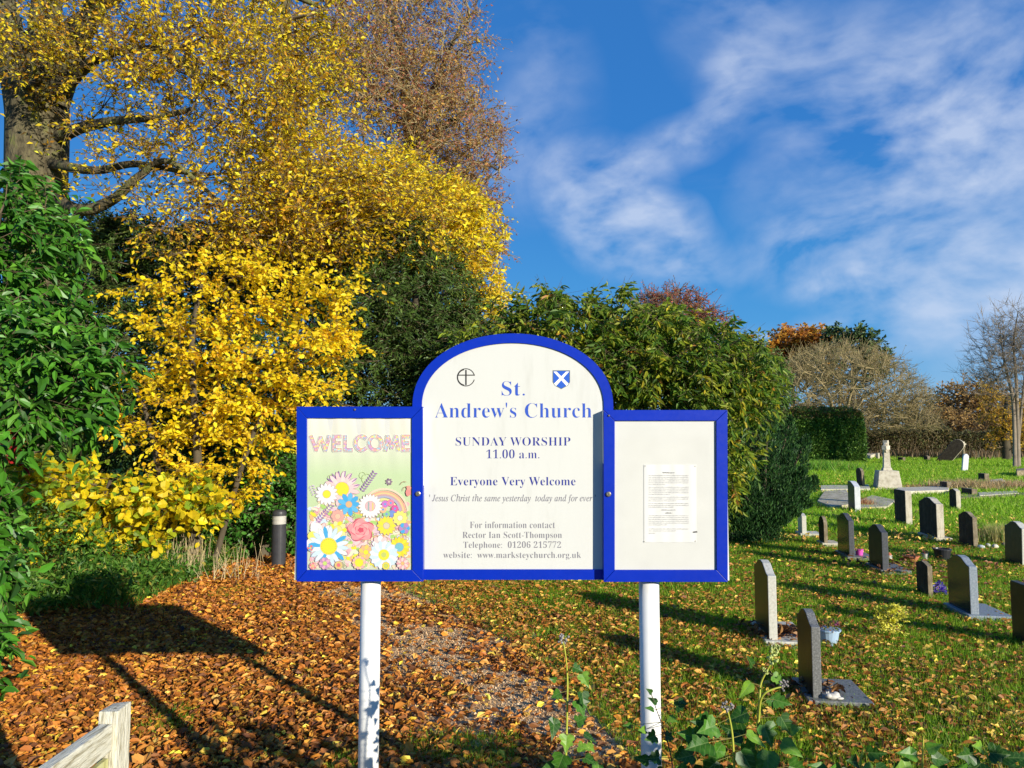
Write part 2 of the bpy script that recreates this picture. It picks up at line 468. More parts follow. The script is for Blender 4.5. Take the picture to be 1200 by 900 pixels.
m, n, l, b = new_mat('meadow_soil_and_turf')
t = n.new('ShaderNodeTexCoord')
a1 = n.new('ShaderNodeTexNoise'); a1.inputs['Scale'].default_value = .35; a1.inputs['Detail'].default_value = 6; l.new(t.outputs['Object'], a1.inputs[0])
a2 = n.new('ShaderNodeTexNoise'); a2.inputs['Scale'].default_value = 14; a2.inputs['Detail'].default_value = 8; a2.inputs['Roughness'].default_value = .7; l.new(t.outputs['Object'], a2.inputs[0])
r1 = ramp(n, [(.28, (.04, .08, .008)), (.5, (.12, .21, .012)), (.72, (.20, .32, .02))]); l.new(a2.outputs[0], r1.inputs[0])
r2 = ramp(n, [(.25, (.045, .030, .015)), (.55, (.12, .07, .03)), (.8, (.2, .12, .05))]); l.new(a2.outputs[0], r2.inputs[0])
at_ = n.new('ShaderNodeAttribute'); at_.attribute_name = 'col'
mx = n.new('ShaderNodeMix'); mx.data_type = 'RGBA'; l.new(at_.outputs['Fac'], mx.inputs[0]); l.new(r1.outputs[0], mx.inputs[6]); l.new(r2.outputs[0], mx.inputs[7])
l.new(mx.outputs[2], b.inputs['Base Color']); b.inputs['Roughness'].default_value = .95; b.inputs['Specular IOR Level'].default_value = .1
bp = n.new('ShaderNodeBump'); bp.inputs['Strength'].default_value = .8; bp.inputs['Distance'].default_value = .04; l.new(a2.outputs[0], bp.inputs['Height']); l.new(bp.outputs[0], b.inputs['Normal'])
MT['ground'] = m

u = np.sinh(np.linspace(-7.2, 7.2, 260)) * .9
gx, gy = np.meshgrid(u, u + 6, indexing='ij')
gz = ground_h(gx, gy)
soil = np.clip((lawn_edge(np.clip(gy, 0, 14)) - gx) / .5 + .5, 0, 1) * (gy < 16) * (gy > -8)
soil = np.maximum(soil, (gx < -2.5) & (gy < 30) & (gy > -8))
V = np.stack([gx, gy, gz], -1).reshape(-1, 3); n_ = len(u)
I = np.arange(n_ * n_).reshape(n_, n_)
Fq = np.stack([I[:-1, :-1], I[1:, :-1], I[1:, 1:], I[:-1, 1:]], -1).reshape(-1, 4)
g = np_obj('ground', V, [Fq], MT['ground'], col=np.repeat(soil.reshape(-1, 1), 3, 1), smooth=True)
g['kind'] = 'structure'


def gz_at(x, y): return ground_h(np.asarray(x, float), np.asarray(y, float))


def on_ground(p): return (p[0], p[1], float(gz_at(p[0], p[1])))


m, n, l, b = new_mat('path_gravel')
t = n.new('ShaderNodeTexCoord'); vo = n.new('ShaderNodeTexVoronoi'); vo.inputs['Scale'].default_value = 85; l.new(t.outputs['Object'], vo.inputs[0])
hsv = n.new('ShaderNodeSeparateColor'); l.new(vo.outputs['Color'], hsv.inputs[0])
r1 = ramp(n, [(0, (.26, .15, .07)), (.4, (.45, .28, .14)), (.75, (.57, .39, .21)), (1, (.72, .56, .36))]); l.new(hsv.outputs[0], r1.inputs[0])
l.new(r1.outputs[0], b.inputs['Base Color']); b.inputs['Roughness'].default_value = .95; b.inputs['Specular IOR Level'].default_value = .08
bp = n.new('ShaderNodeBump'); bp.inputs['Strength'].default_value = .8; bp.inputs['Distance'].default_value = .004; bp.invert = True
l.new(vo.outputs['Distance'], bp.inputs['Height']); l.new(bp.outputs[0], b.inputs['Normal'])
MT['gravel'] = m
ys = np.linspace(1.2, 11.5, 90); V = []; Fq = []
for i, y in enumerate(ys):
    c = float(path_x(y)); hw = 1.0 + .15 * math.sin(y * 2.3) + .1 * math.sin(y * 5.1)
    for k in range(9):
        q = -1 + 2 * k / 8; x = c + q * (hw + .12 * math.sin(y * 7 + q * 5)) - (.25 if q < 0 else 0)
        V.append((x, y, float(gz_at(x, y)) + (.006 if abs(q) < 1 else -.03)))
for i in range(len(ys) - 1):
    for k in range(8): a = i * 9 + k; Fq.append((a, a + 1, a + 10, a + 9))
V = np.array(V); V[:, 2] += .004
np_obj('gravel_path', V, [np.array(Fq)], MT['gravel'], smooth=True)['kind'] = 'structure'

# loose stones on the path
r_ = np.random.default_rng(3); n_ = 26000
y = 3.4 + r_.random(n_) ** 1.3 * 5.5; x = path_x(y) + r_.normal(0, .5, n_)
sz = r_.uniform(.004, .011, n_); O = np.array([(1, 0, 0), (0, 1, 0), (-1, 0, 0), (0, -1, 0), (0, 0, 1)], float)
V = O[None] * sz[:, None, None] * r_.uniform(.7, 1.3, (n_, 5, 3)); V[..., 0] += x[:, None]; V[..., 1] += y[:, None]; V[..., 2] += (gz_at(x, y) + .008)[:, None]
Fq = (np.arange(n_) * 5)[:, None, None] + np.array([(0, 1, 4), (1, 2, 4), (2, 3, 4), (3, 0, 4)])[None]
C = palette(r_, n_, [((.52, .31, .14), 5), ((.66, .43, .22), 3), ((.32, .18, .08), 3), ((.76, .58, .36), 1)], .15)
MT['pebble'] = col_mat('pebble', .9, .08)
tag(np_obj('path_gravel_stones', V.reshape(-1, 3), [Fq.reshape(-1, 3)], MT['pebble'], col=np.repeat(C, 5, axis=0)), 'loose gravel stones lying on the path between fallen leaves', 'gravel', kind='stuff')

# ------------------------------------------------------------------ fallen leaves and grass


def scatter(r_, n, y0, y1, pw=1.0, side=1.08):
    """random ground spots inside the wedge the lens takes in, with a margin to each side"""
    y = (y0 ** (1 - pw) + r_.random(n) * (y1 ** (1 - pw) - y0 ** (1 - pw))) ** (1 / (1 - pw)) if pw != 1 else y0 * (y1 / y0) ** r_.random(n)
    x = (r_.random(n) * 2 - 1) * (.70 * y * side + .6)
    return x, y


r_ = np.random.default_rng(8)
x, y = scatter(r_, 420000, 2.6, 15, .4)
edge = lawn_edge(y); left = x < edge
patch = vnoise(x, y, .5, 21) * .6 + vnoise(x, y, .17, 22) * .4
pd = np.abs(x - path_x(y) + .05)
dens = np.where(left, 1.0, .34 + .66 * np.clip(1.2 - (x - edge) / 3.6, 0, 1) * (patch > .36) + .30 * (patch > .52))
bare = np.clip(1 - pd / .75, 0, 1) * (patch < .62) * (y < 8.5) * (y > 4.0)
dens = np.where(pd < .8, np.where(bare > .12, .09 + .5 * (1 - bare) ** 2, .8), dens)
dens *= np.where(left, 1, np.clip(1.25 - y / 14, .1, 1))
dens *= np.clip(.5 + (y - 2.6) * .09, .4, 1) * np.where(left, .85, .5 + .42 * np.clip(1 - (x - edge) / 2.2, 0, 1))
k = r_.random(len(x)) < dens; x, y, left = x[k], y[k], left[k]
print('litter', len(x))
n_ = len(x); ang = r_.random(n_) * 6.283
D = np.stack([np.cos(ang), np.sin(ang), r_.normal(.0, .22, n_)], -1); Nn = np.stack([r_.normal(0, .75, n_), r_.normal(0, .75, n_), np.ones(n_)], -1)
Ln = (.022 + .052 * r_.random(n_) ** 1.3) * np.where(left, 1, .92)
P = np.stack([x, y, gz_at(x, y) + r_.uniform(.006, .034, n_)], -1)
fx = np.clip((x + 3) / 6, 0, 1)
C1 = palette(r_, n_, [((.46, .16, .025), 5), ((.56, .22, .03), 5), ((.34, .11, .02), 5), ((.66, .32, .04), 2.6), ((.82, .56, .05), .7), ((.17, .06, .02), 3)], .25)
C2 = palette(r_, n_, [((.56, .28, .06), 4), ((.70, .44, .09), 2.4), ((.40, .15, .03), 6), ((.80, .60, .08), 1.4), ((.22, .085, .025), 4)], .22)
C = np.where((r_.random(n_) < fx)[:, None], C2, C1)
score = np.where(np.abs(x) < .7 * y, y, 99) - np.where(np.abs(x) < .7 * y, Ln * 8, 0) + (y < 3.78) * 50
order = np.argsort(score); big = order[:300]; rest = order[300:]
lit = leaves_obj('leaf_litter', P[rest], D[rest], Nn[rest], Ln[rest], r_.uniform(.32, .88, len(rest)), T_CURL, C[rest], MT['litter'], None)
tag(lit, 'brown orange and yellow fallen leaves covering the path and strewn over the lawn', 'fallen leaves')
tmp = []
for q in range(10):
    V_, F_ = leaf_geo(np.zeros((1, 3)), np.array([[0, 1., 0]]), np.array([[0, 0, 1.]]), np.ones(1), .85 + .02 * q, T_CURL)
    V_ = V_ + np.random.default_rng(q).normal(0, .025, V_.shape)
    o = np_obj('leaf', V_, [F_], MT['litter'], lit, col=np.repeat(palette(r_, 1, [((.36, .14, .03), 5), ((.50, .22, .04), 4), ((.26, .10, .03), 3), ((.66, .40, .06), 2)], .2), len(V_), axis=0)); tmp.append(o)
for j, q in enumerate(big):
    o = tmp[j] if j < 10 else link(tmp[j % 10].copy(), lit)
    o.parent = lit; o.location = P[q] + np.array([0, 0, .006]); o.rotation_euler = (r_.normal(0, .35), r_.normal(0, .35), ang[q]); o.scale = (Ln[q] * 1.05,) * 3


def blades(r_, x, y, h, w, C, name, label, cat, mat, lean=.35, z0=0):
    n = len(x); ang = r_.random(n) * 6.283; z = gz_at(x, y) - .005 + z0
    B = np.stack([x, y, z], -1); s = np.stack([np.cos(ang), np.sin(ang), np.zeros(n)], -1) * (w / 2)[:, None]
    tip = B + np.stack([r_.normal(0, lean, n) * h, r_.normal(0, lean, n) * h, h], -1)
    V = np.stack([B - s, B + s, tip], 1).reshape(-1, 3)
    o = np_obj(name, V, [np.arange(3 * n).reshape(n, 3)], mat, col=np.repeat(C, 3, axis=0))
    return tag(o, label, cat, kind='stuff')


GR = [((.13, .26, .012), 4), ((.22, .38, .018), 5), ((.33, .50, .03), 3), ((.40, .40, .06), 1)]
x, y = scatter(r_, 520000, 3.2, 14, .7)
edge = lawn_edge(y); pt = vnoise(x, y, .35, 31) * .5 + vnoise(x, y, 1.1, 32) * .5
k = (x > edge - .15) & (r_.random(len(x)) < np.clip((pt - .18) * 2.0 + (x - edge) * .22, .12, 1))
k |= (y < 4.35) & (np.abs(x + .45) < .5) & (pt > .36)          # tufts between the posts
k |= (x < edge) & (pt > .80)
x, y = x[k], y[k]; n_ = len(x); print('near grass', n_)
blades(r_, x, y, r_.uniform(.025, .075, n_), r_.uniform(.004, .008, n_), palette(r_, n_, GR, .2), 'lawn_grass', 'short green grass of the near lawn showing between the fallen leaves', 'grass', MT['grass'])
x, y = scatter(r_, 330000, 13.5, 62, 1.15); k = (x > .25 * y) & (x > 1.5)
x, y = x[k], y[k]; n_ = len(x); print('far grass', n_)
GR2 = [((.17, .34, .012), 4), ((.26, .46, .02), 5), ((.36, .54, .04), 3), ((.46, .48, .09), 1)]
blades(r_, x, y, r_.uniform(.05, .11, n_) * (1 + y / 60), r_.uniform(.015, .03, n_) * (.6 + y / 25), palette(r_, n_, GR2, .2), 'mown_grass', 'bright sunlit mown grass of the far churchyard', 'grass', MT['grass'], .6)
# yellow leaf specks on the far lawn
x, y = scatter(r_, 14000, 12, 40, 1.1); k = (x > .3 * y) & (vnoise(x, y, 3, 40) > .35); x, y = x[k][:3500], y[k][:3500]; n_ = len(x)
P = np.stack([x, y, gz_at(x, y) + .06], -1); D = unit(r_.normal(size=(n_, 3))); Nn = np.tile([0, -.4, 1.], (n_, 1))
tag(leaves_obj('scattered_leaves', P, D, Nn, r_.uniform(.05, .09, n_), .8, T_DIA, palette(r_, n_, [((.75, .52, .10), 3), ((.55, .30, .08), 2)]), MT['litter'], None), 'yellow leaves dotted over the mown grass among the farther graves', 'fallen leaves')

# ------------------------------------------------------------------ the church notice board
SY = 2.82
MT['blue'] = None
m, n, l, b = new_mat('blue_gloss_paint')
t = n.new('ShaderNodeTexCoord'); z = n.new('ShaderNodeTexNoise'); z.inputs['Scale'].default_value = 5; z.inputs['Detail'].default_value = 9; z.inputs['Roughness'].default_value = .7; l.new(t.outputs['Object'], z.inputs[0])
r1 = ramp(n, [(.25, (.0008, .020, .34)), (.62, (.001, .024, .40)), (.8, (.003, .032, .43))]); l.new(z.outputs[0], r1.inputs[0]); l.new(r1.outputs[0], b.inputs['Base Color'])
sc_ = n.new('ShaderNodeTexNoise'); sc_.inputs['Scale'].default_value = 60; sc_.inputs['Detail'].default_value = 2; l.new(t.outputs['Object'], sc_.inputs[0])
r2 = ramp(n, [(.3, (.30,) * 3), (.75, (.36,) * 3)]); l.new(sc_.outputs[0], r2.inputs[0]); l.new(r2.outputs[0], b.inputs['Roughness']); b.inputs['Specular IOR Level'].default_value = .35
MT['blue'] = m
MT['cream'] = surf_mat('cream_enamel', [(.25, (.545, .54, .49)), (.45, (.615, .612, .568)), (.8, (.63, .628, .585))], 4, 10, .4, 0, stretch=(3, 1, .6), spec=.3)
MT['case_back'] = flat_mat('case_backing', (.74, .745, .715), .7, .2)
MT['navy_ink'] = flat_mat('navy_ink', (.025, .035, .26), .5, .3)
MT['royal_ink'] = flat_mat('royal_ink', (.03, .09, .48), .5, .3)
MT['grey_ink'] = flat_mat('grey_ink', (.20, .19, .22), .6, .3)
MT['black_ink'] = flat_mat('black_ink', (.03, .03, .035), .6, .3)
MT['white_pvc'] = surf_mat('white_post_paint', [(.3, (.72, .70, .64)), (.5, (.80, .79, .75)), (.8, (.84, .83, .79))], 6, 8, .4, .05, 40, .002)
MT['steel'] = flat_mat('dull_steel', (.42, .36, .27), .35, .5, .8)
MT['print'] = col_mat('printed_colour', .6, .25)
m, n, l, b = new_mat('acrylic_sheet')
tr = n.new('ShaderNodeBsdfTransparent'); gl = n.new('ShaderNodeBsdfGlossy'); gl.inputs['Roughness'].default_value = .04
fr = n.new('ShaderNodeFresnel'); fr.inputs[0].default_value = 1.35; mm = n.new('ShaderNodeMixShader'); l.new(fr.outputs[0], mm.inputs[0]); l.new(tr.outputs[0], mm.inputs[1]); l.new(gl.outputs[0], mm.inputs[2]); l.new(mm.outputs[0], n['Material Output'].inputs[0])
MT['acrylic'] = m


def sp(x, y, Y=SY): return at(x, y, Y)


base_c = sp(600, 600)
sign = thing('church_notice_board', 'blue framed white church notice board with arched middle on two white posts', 'notice board', (float(base_c.x), SY, 0))


def loc(p): return (p[0] - base_c.x, p[1] - SY, p[2])


def L_(x, y, Y=SY):
    p = sp(x, y, Y); return Vector(loc(p))


for (xt, xb) in ((434.5, 430.5), (760.5, 762)):
    p = L_(xt, 690, SY + .045); bm = bmesh.new(); r0 = .0385
    lathe(bm, [(r0, -.05), (r0, 1.30)], 32, (p.x, p.y, 0)); bm_obj('post', bm, MT['white_pvc'], sign, smooth=False)
    o = sign.children[-1]; o.data.polygons.foreach_set('use_smooth', [len(f.vertices) == 4 for f in o.data.polygons])
# middle panel with arched top
YP = SY + .012                               # face of the white middle panel
def arch(cx, cyy, a_, b_, bot, n=40):
    pts = [(cx - a_, bot), ] + [(cx - a_ * math.cos(math.pi * i / n), cyy - b_ * math.sin(math.pi * i / n) ** .92) for i in range(n + 1)] + [(cx + a_, bot)]
    return pts


def extrude_outline(pts2, y0, y1):
    bm = bmesh.new(); f = [bm.verts.new((p.x, y0, p.z)) for p in pts2]; bk = [bm.verts.new((p.x, y1, p.z)) for p in pts2]
    bm.faces.new(f); bm.faces.new(bk[::-1]); n = len(f)
    for i in range(n): bm.faces.new((f[i], f[(i + 1) % n], bk[(i + 1) % n], bk[i]))
    return bm


inner = [L_(x, y, YP) for x, y in arch(601, 477, 106.5, 75, 667)]
outer = [L_(x, y, YP) for x, y in arch(601, 477, 117.5, 86, 679)]
yf = YP - SY
bm = extrude_outline(inner, yf, yf + .02)
panel = bm_obj('centre_panel', bm, MT['cream'], sign)
bm = bmesh.new(); ni = len(inner)
rows = [[bm.verts.new((p.x, yf - .006, p.z)) for p in outer], [bm.verts.new((p.x, yf - .006, p.z)) for p in inner], [bm.verts.new((p.x, yf + .03, p.z)) for p in inner], [bm.verts.new((p.x, yf + .03, p.z)) for p in outer]]
for a in range(4):
    b2 = (a + 1) % 4
    for i in range(ni):
        j = (i + 1) % ni; bm.faces.new((rows[a][i], rows[a][j], rows[b2][j], rows[b2][i]))
bm_obj('arched_border', bm, MT['blue'], sign)


def case(x0, y0, x1, y1, ix0, iy0, ix1, iy1, lockx, slide, hook):
    """a shallow display case: mitred blue frame, pale backing, clear window, lock"""
    Yf = SY - .030
    c = [L_(*q, Yf) for q in ((x0 + slide, y0), (x1, y0), (x1 + .5, y1), (x0 - slide * .2, y1))]; i_ = [L_(*q, Yf) for q in ((ix0 + slide * .7, iy0), (ix1, iy0), (ix1 + .5, iy1), (ix0, iy1))]
    y_ = Yf - SY
    xs = [p.x for p in c]; zs = [p.z for p in c]
    body = box('display_case', (min(xs) + .004, y_ + .009, min(zs) + .004), (max(xs) - .004, y_ + .043, max(zs) - .004), MT['case_back'], sign)
    for k in range(4):
        j = (k + 1) % 4; bm = bmesh.new(); quad = [c[k], c[j], i_[j], i_[k]]
        e = (c[j] - c[k]).normalized() * .0006
        quad = [quad[0] + e, quad[1] - e, quad[2] - e, quad[3] + e]
        f = [bm.verts.new((p.x, y_, p.z)) for p in quad]; bk = [bm.verts.new((p.x, y_ + .041, p.z)) for p in quad]
        bm.faces.new(f); bm.faces.new(bk[::-1])
        for q in range(4): bm.faces.new((f[q], f[(q + 1) % 4], bk[(q + 1) % 4], bk[q]))
        bm_obj('frame_rail', bm, MT['blue'], body, bevel=.0012)
    w = [(p.x, y_ + .0012, p.z) for p in i_]
    np_obj('window', np.array(w), [np.array([(0, 3, 2, 1)])], MT['acrylic'], body)
    p = L_(lockx[0], lockx[1], Yf); bm = bmesh.new(); lathe(bm, [(.0095, 0), (.0095, .006), (.006, .008)], 16)
    o = bm_obj('lock', bm, MT['steel'], body, smooth=False, loc=(p.x, y_, p.z)); o.rotation_euler = (R(90), 0, 0)
    bm = bmesh.new(); add_box(bm, (-.001, -.0015, -.004), (.001, 0, .004)); s_ = bm_obj('keyhole', bm, MT['black_ink'], o, loc=(0, 0, .0085)); s_.rotation_euler = (R(90), 0, 0)
    if hook:
        p = L_(hook[0], hook[1], Yf); bm = bmesh.new(); lathe(bm, [(.004, 0), (.004, .004), (.002, .006)], 10)
        o = bm_obj('screw', bm, MT['steel'], body, loc=(p.x, y_, p.z)); o.rotation_euler = (R(90), 0, 0)
    return y_


yc = case(347.5, 476.5, 495.5, 681.5, 359.5, 490, 482.5, 668, (490, 578.5), 0, (416, 480))
yc = case(707.5, 480.5, 852.5, 682.0, 720.5, 493, 839.5, 668, (713, 579), 0, (713.5, 487))


def mathal(s, style):
    U, l_, d = {'b': (0x1D400, 0x1D41A, 0x1D7CE), 'i': (0x1D434, 0x1D44E, None), 'n': (None, None, None)}[style]
    if U is None: return s
    o = ''
    for c in s:
        if 'A' <= c <= 'Z': o += chr(U + ord(c) - 65)
        elif 'a' <= c <= 'z': o += '\u210e' if (style == 'i' and c == 'h') else chr(l_ + ord(c) - 97)
        elif c.isdigit() and d: o += chr(d + int(c))
        else: o += c
    return o


def text_mesh(s, style, thin=-.009, spacing=1.0, res=3):
    c = bpy.data.curves.new('tmp', 'FONT'); c.body = mathal(s, style); c.offset = thin; c.resolution_u = res; c.space_character = spacing
    o = bpy.data.objects.new('tmp', c); COL.objects.link(o)
    dg = bpy.context.evaluated_depsgraph_get(); dg.update(); me = bpy.data.meshes.new_from_object(o.evaluated_get(dg))
    COL.objects.unlink(o); bpy.data.objects.remove(o); bpy.data.curves.remove(c)
    return me


capH = {}
def cap_height(style):
    if style not in capH:
        me = text_mesh('H', style); capH[style] = max(v.co.y for v in me.vertices)
    return capH[style]


def lettering(s, style, x0, x1, cap, basey, mat, Y, parent, name='lettering', thin=-.009, spacing=1.03):
    me = text_mesh(s, style, thin, spacing); co = np.zeros(len(me.vertices) * 3); me.vertices.foreach_get('co', co); co = co.reshape(-1, 3)
    lo, hi = co[:, 0].min(), co[:, 0].max(); p0 = L_(x0, basey, Y); p1 = L_(x1, basey, Y)
    k = (p1.x - p0.x) / (hi - lo); kz = (L_(x0, basey - cap, Y).z - p0.z) / cap_height(style)
    out = np.stack([p0.x + (co[:, 0] - lo) * k, np.full(len(co), Y - SY), p0.z + co[:, 1] * kz], -1)
    polys = [tuple(p.vertices) for p in me.polygons]
    # cut the line into its words
    cxs = np.array([out[list(p), 0].mean() for p in polys]); sp_w = abs(kz) * .17
    lo_ = np.array([out[list(p), 0].min() for p in polys]); hi_ = np.array([out[list(p), 0].max() for p in polys])
    od_ = np.argsort(lo_); groups = [[od_[0]]]; reach = hi_[od_[0]]
    for q in od_[1:]:
        if lo_[q] - reach > sp_w: groups.append([])
        groups[-1].append(q); reach = max(reach, hi_[q])
    for g_ in groups:
        ids = sorted({v for q in g_ for v in polys[q]}); mp_ = {v: i for i, v in enumerate(ids)}
        m2 = bpy.data.meshes.new(name); m2.from_pydata([tuple(out[v]) for v in ids], [], [tuple(mp_[v] for v in polys[q]) for q in g_]); m2.materials.append(mat)
        link(bpy.data.objects.new(name, m2), parent)
    bpy.data.meshes.remove(me)


YT = YP - .0006
lettering('St.', 'b', 588, 615, 16.5, 463.6, MT['royal_ink'], YT, panel, thin=-.012)
lettering("Andrew's Church", 'b', 509.5, 693.5, 16.8, 489.5, MT['royal_ink'], YT, panel, thin=-.012)
lettering('SUNDAY WORSHIP', 'b', 534, 668.5, 9.9, 522.3, MT['navy_ink'], YT, panel, thin=-.014)
lettering('11.00 a.m.', 'b', 570, 632, 9.9, 537.2, MT['navy_ink'], YT, panel, thin=-.014)
lettering('Everyone Very Welcome', 'b', 527.5, 674.5, 9.8, 568.8, MT['navy_ink'], YT, panel, thin=-.010)
lettering("' Jesus Christ the same yesterday  today and for ever '", 'i', 503, 698, 7.4, 587.4, MT['grey_ink'], YT, panel, thin=.004)
lettering('For information contact', 'b', 550.7, 650.5, 7.6, 618.9, MT['grey_ink'], YT, panel, thin=-.012)
lettering('Rector Ian Scott-Thompson', 'b', 542, 658.5, 7.3, 630.5, MT['grey_ink'], YT, panel, thin=-.012)
lettering('Telephone:  01206 215772', 'b', 543, 657.5, 7.3, 642.1, MT['grey_ink'], YT, panel, thin=-.012)
lettering('website:  www.marksteychurch.org.uk', 'b', 519.5, 681, 7.2, 653.9, MT['grey_ink'], YT, panel, thin=-.012)


class Flat:
    """flat coloured print built up in thin layers"""
    def __init__(s, Y, dy=.00002): s.V = []; s.F = {}; s.C = []; s.Y = Y; s.dy = dy; s.n = 0; s.k = 0
    def poly(s, pts, c):
        o = len(s.V); y = s.Y - s.n * s.dy - SY
        for x, yy in pts:
            p = L_(x, yy, s.Y); s.V.append((p.x, y - s.k * 7e-7, p.z)); s.C.append(c)
        s.k += 1
        s.F.setdefault(len(pts), []).append(tuple(range(o, o + len(pts))))
    def layer(s): s.n += 1
    def disc(s, x, y, r, c, n=14): s.poly([(x + r * math.cos(6.2832 * i / n), y + r * math.sin(6.2832 * i / n)) for i in range(n)], c)
    def ring(s, x, y, r, w, c, a0=0, a1=360, n=24, yr=1):
        for i in range(n):
            t0, t1 = R(a0 + (a1 - a0) * i / n), R(a0 + (a1 - a0) * (i + 1) / n)
            s.poly([(x + r * math.cos(t0), y - r * yr * math.sin(t0)), (x + r * math.cos(t1), y - r * yr * math.sin(t1)), (x + (r - w) * math.cos(t1), y - (r - w) * yr * math.sin(t1)), (x + (r - w) * math.cos(t0), y - (r - w) * yr * math.sin(t0))], c)
    def petal(s, x, y, a, r0, r1, w, c):
        ca, sa = math.cos(a), math.sin(a); q = [(r0, -w * .25), (r0 + (r1 - r0) * .45, -w * .5), (r0 + (r1 - r0) * .8, -w * .42), (r1, 0), (r0 + (r1 - r0) * .8, w * .42), (r0 + (r1 - r0) * .45, w * .5), (r0, w * .25)]
        s.poly([(x + ca * p - sa * t, y + sa * p + ca * t) for p, t in q], c)
    def flower(s, x, y, r, n, cols, ctr, rc, w=None, out=(.42, .30, .30), rot=0):
        w = w or 2 * math.pi * r * .8 / n
        for i in range(n): s.petal(x, y, rot + 6.2832 * i / n, rc * .6, r + .5, w + .7, out)
        s.layer()
        for i in range(n): s.petal(x, y, rot + 6.2832 * i / n, rc * .6, r, w, cols[i % len(cols)])
        s.layer(); s.disc(x, y, rc + .45, out); s.layer(); s.disc(x, y, rc, ctr); s.layer()
    def build(s, name, parent, mat):
        return np_obj(name, np.array(s.V), [np.array(v) for v in s.F.values()], mat, parent, col=np.array(s.C))


# round emblem with cross, and the shield with a white saltire
e = Flat(YP - .0005); K = (.03, .028, .025)
e.ring(546, 442.2, 10.6, 1.0, K, 12, 345, 40); e.layer()
e.poly([(535.6, 439.0), (556.6, 439.0), (556.6, 440.2), (535.6, 440.2)], K); e.layer(); e.poly([(545.2, 433.5), (546.9, 433.5), (546.9, 451.3), (545.2, 451.3)], K)
e.ring(545.4, 442.2, 9.6, 1.1, K, 100, 260, 20)
e.build('cross_emblem', panel, MT['print'])
e = Flat(YP - .0005)
def shield(x, y, w, h): return [(x - w, y - h), (x + w, y - h), (x + w, y + h * .25), (x + w * .75, y + h * .62), (x, y + h), (x - w * .75, y + h * .62), (x - w, y + h * .25)]
e.poly(shield(657.8, 445, 10.2, 11), (.10, .13, .12)); e.layer(); e.poly(shield(657.8, 445, 9.4, 10.2), (.02, .10, .50)); e.layer()
for sgn in (1, -1):
    e.poly([(657.8 - 9.2 * sgn, 435.4), (657.8 - 5.6 * sgn, 435.4), (657.8 + 8.6 * sgn, 449.6), (657.8 + 6.2 * sgn, 452.4), ][::1], (.85, .84, .80)); e.layer()
e.build('saltire_shield', panel, MT['print'])

# ---- poster in the left case
YC = SY - .030 + .009
poster = thing('welcome_poster', 'colourful poster of printed flowers and rainbow headed WELCOME inside left case', 'poster', (base_c.x, SY, 0))
m, n, l, b = new_mat('poster_paper')
t = n.new('ShaderNodeTexCoord'); sp_ = n.new('ShaderNodeSeparateXYZ'); l.new(t.outputs['Generated'], sp_.inputs[0])
r1 = ramp(n, [(0, (.62, .66, .48)), (.45, (.55, .68, .40)), (.62, (.56, .70, .42)), (.82, (.74, .76, .62)), (1, (.82, .79, .70))]); l.new(sp_.outputs[2], r1.inputs[0]); l.new(r1.outputs[0], b.inputs['Base Color'])
b.inputs['Roughness'].default_value = .6
MT['paper_green'] = m
GX, GY = 40, 50; V = []; r2_ = np.random.default_rng(2)
for j in range(GY + 1):
    for i in range(GX + 1):
        x = 359 + 124 * i / GX; y = 489.5 + 179 * j / GY; p = L_(x, y, YC)
        w = (.0016 * math.sin(i * .55 + .8 * math.sin(j * .12)) + .001 * math.sin(i * 1.2 - j * .12)) * max(0, 1 - j / GY * 2.3)
        V.append((p.x, p.y - .0012 - w * .8, p.z))
Fq = [(j * (GX + 1) + i, j * (GX + 1) + i + 1, (j + 1) * (GX + 1) + i + 1, (j + 1) * (GX + 1) + i) for j in range(GY) for i in range(GX)]
np_obj('paper', np.array(V), [np.array(Fq)], MT['paper_green'], poster, smooth=True)
fl = Flat(YC - .0025); rp = np.random.default_rng(5)
PK = (.86, .45, .48); LP = (.88, .62, .62); YE = (.86, .76, .06); WH = (.86, .86, .84); BL_ = (.08, .42, .78); LB = (.62, .76, .86); PU = (.36, .20, .46); OR = (.86, .48, .25); RD = (.84, .18, .22); GN = (.42, .66, .20); TE = (.20, .52, .62)
X0, X1, Y1 = 360.5, 481.5, 667.5
def clampc(x, y, r): return X0 + r < x < X1 - r and y < Y1 - r
fillc = [PK, LP, YE, OR, GN, (.80, .80, .60), (.86, .70, .50), (.75, .55, .65), LB]
for k in range(620):
    x = rp.uniform(X0 + 4, X1 - 4); top = 594 + 12 * math.sin(x * .06) - (8 if 385 < x < 420 else 0); yy = rp.uniform(top, Y1 - 4); fl.petal(x, yy, rp.uniform(0, 6.28), -4, 5, rp.uniform(3, 6), fillc[rp.integers(len(fillc))])
    if k % 60 == 0: fl.layer()
for k in range(170):
    x = rp.uniform(X0 + 3, X1 - 3); yy = rp.uniform(596, Y1 - 3); fl.ring(x, yy, rp.uniform(1.5, 3), .5, (.45, .28, .30), 0, 360, 8)
fl.layer()
for rr, cc in ((29, (.80, .66, .52)), (26, (.82, .42, .30)), (24, (.86, .60, .30)), (22, (.60, .38, .40)), (20, (.45, .45, .60)), (17, (.86, .74, .30))): fl.ring(450, 601, rr, 2.2, cc, 4, 150, 26); fl.layer()
fl.ring(430, 561, 6, .5, (.5, .6, .3), 0, 300, 16); fl.ring(425, 557, 4, .5, (.5, .6, .3), 0, 300, 12); fl.ring(388, 560, 4, .5, (.5, .6, .3), 0, 300, 12)
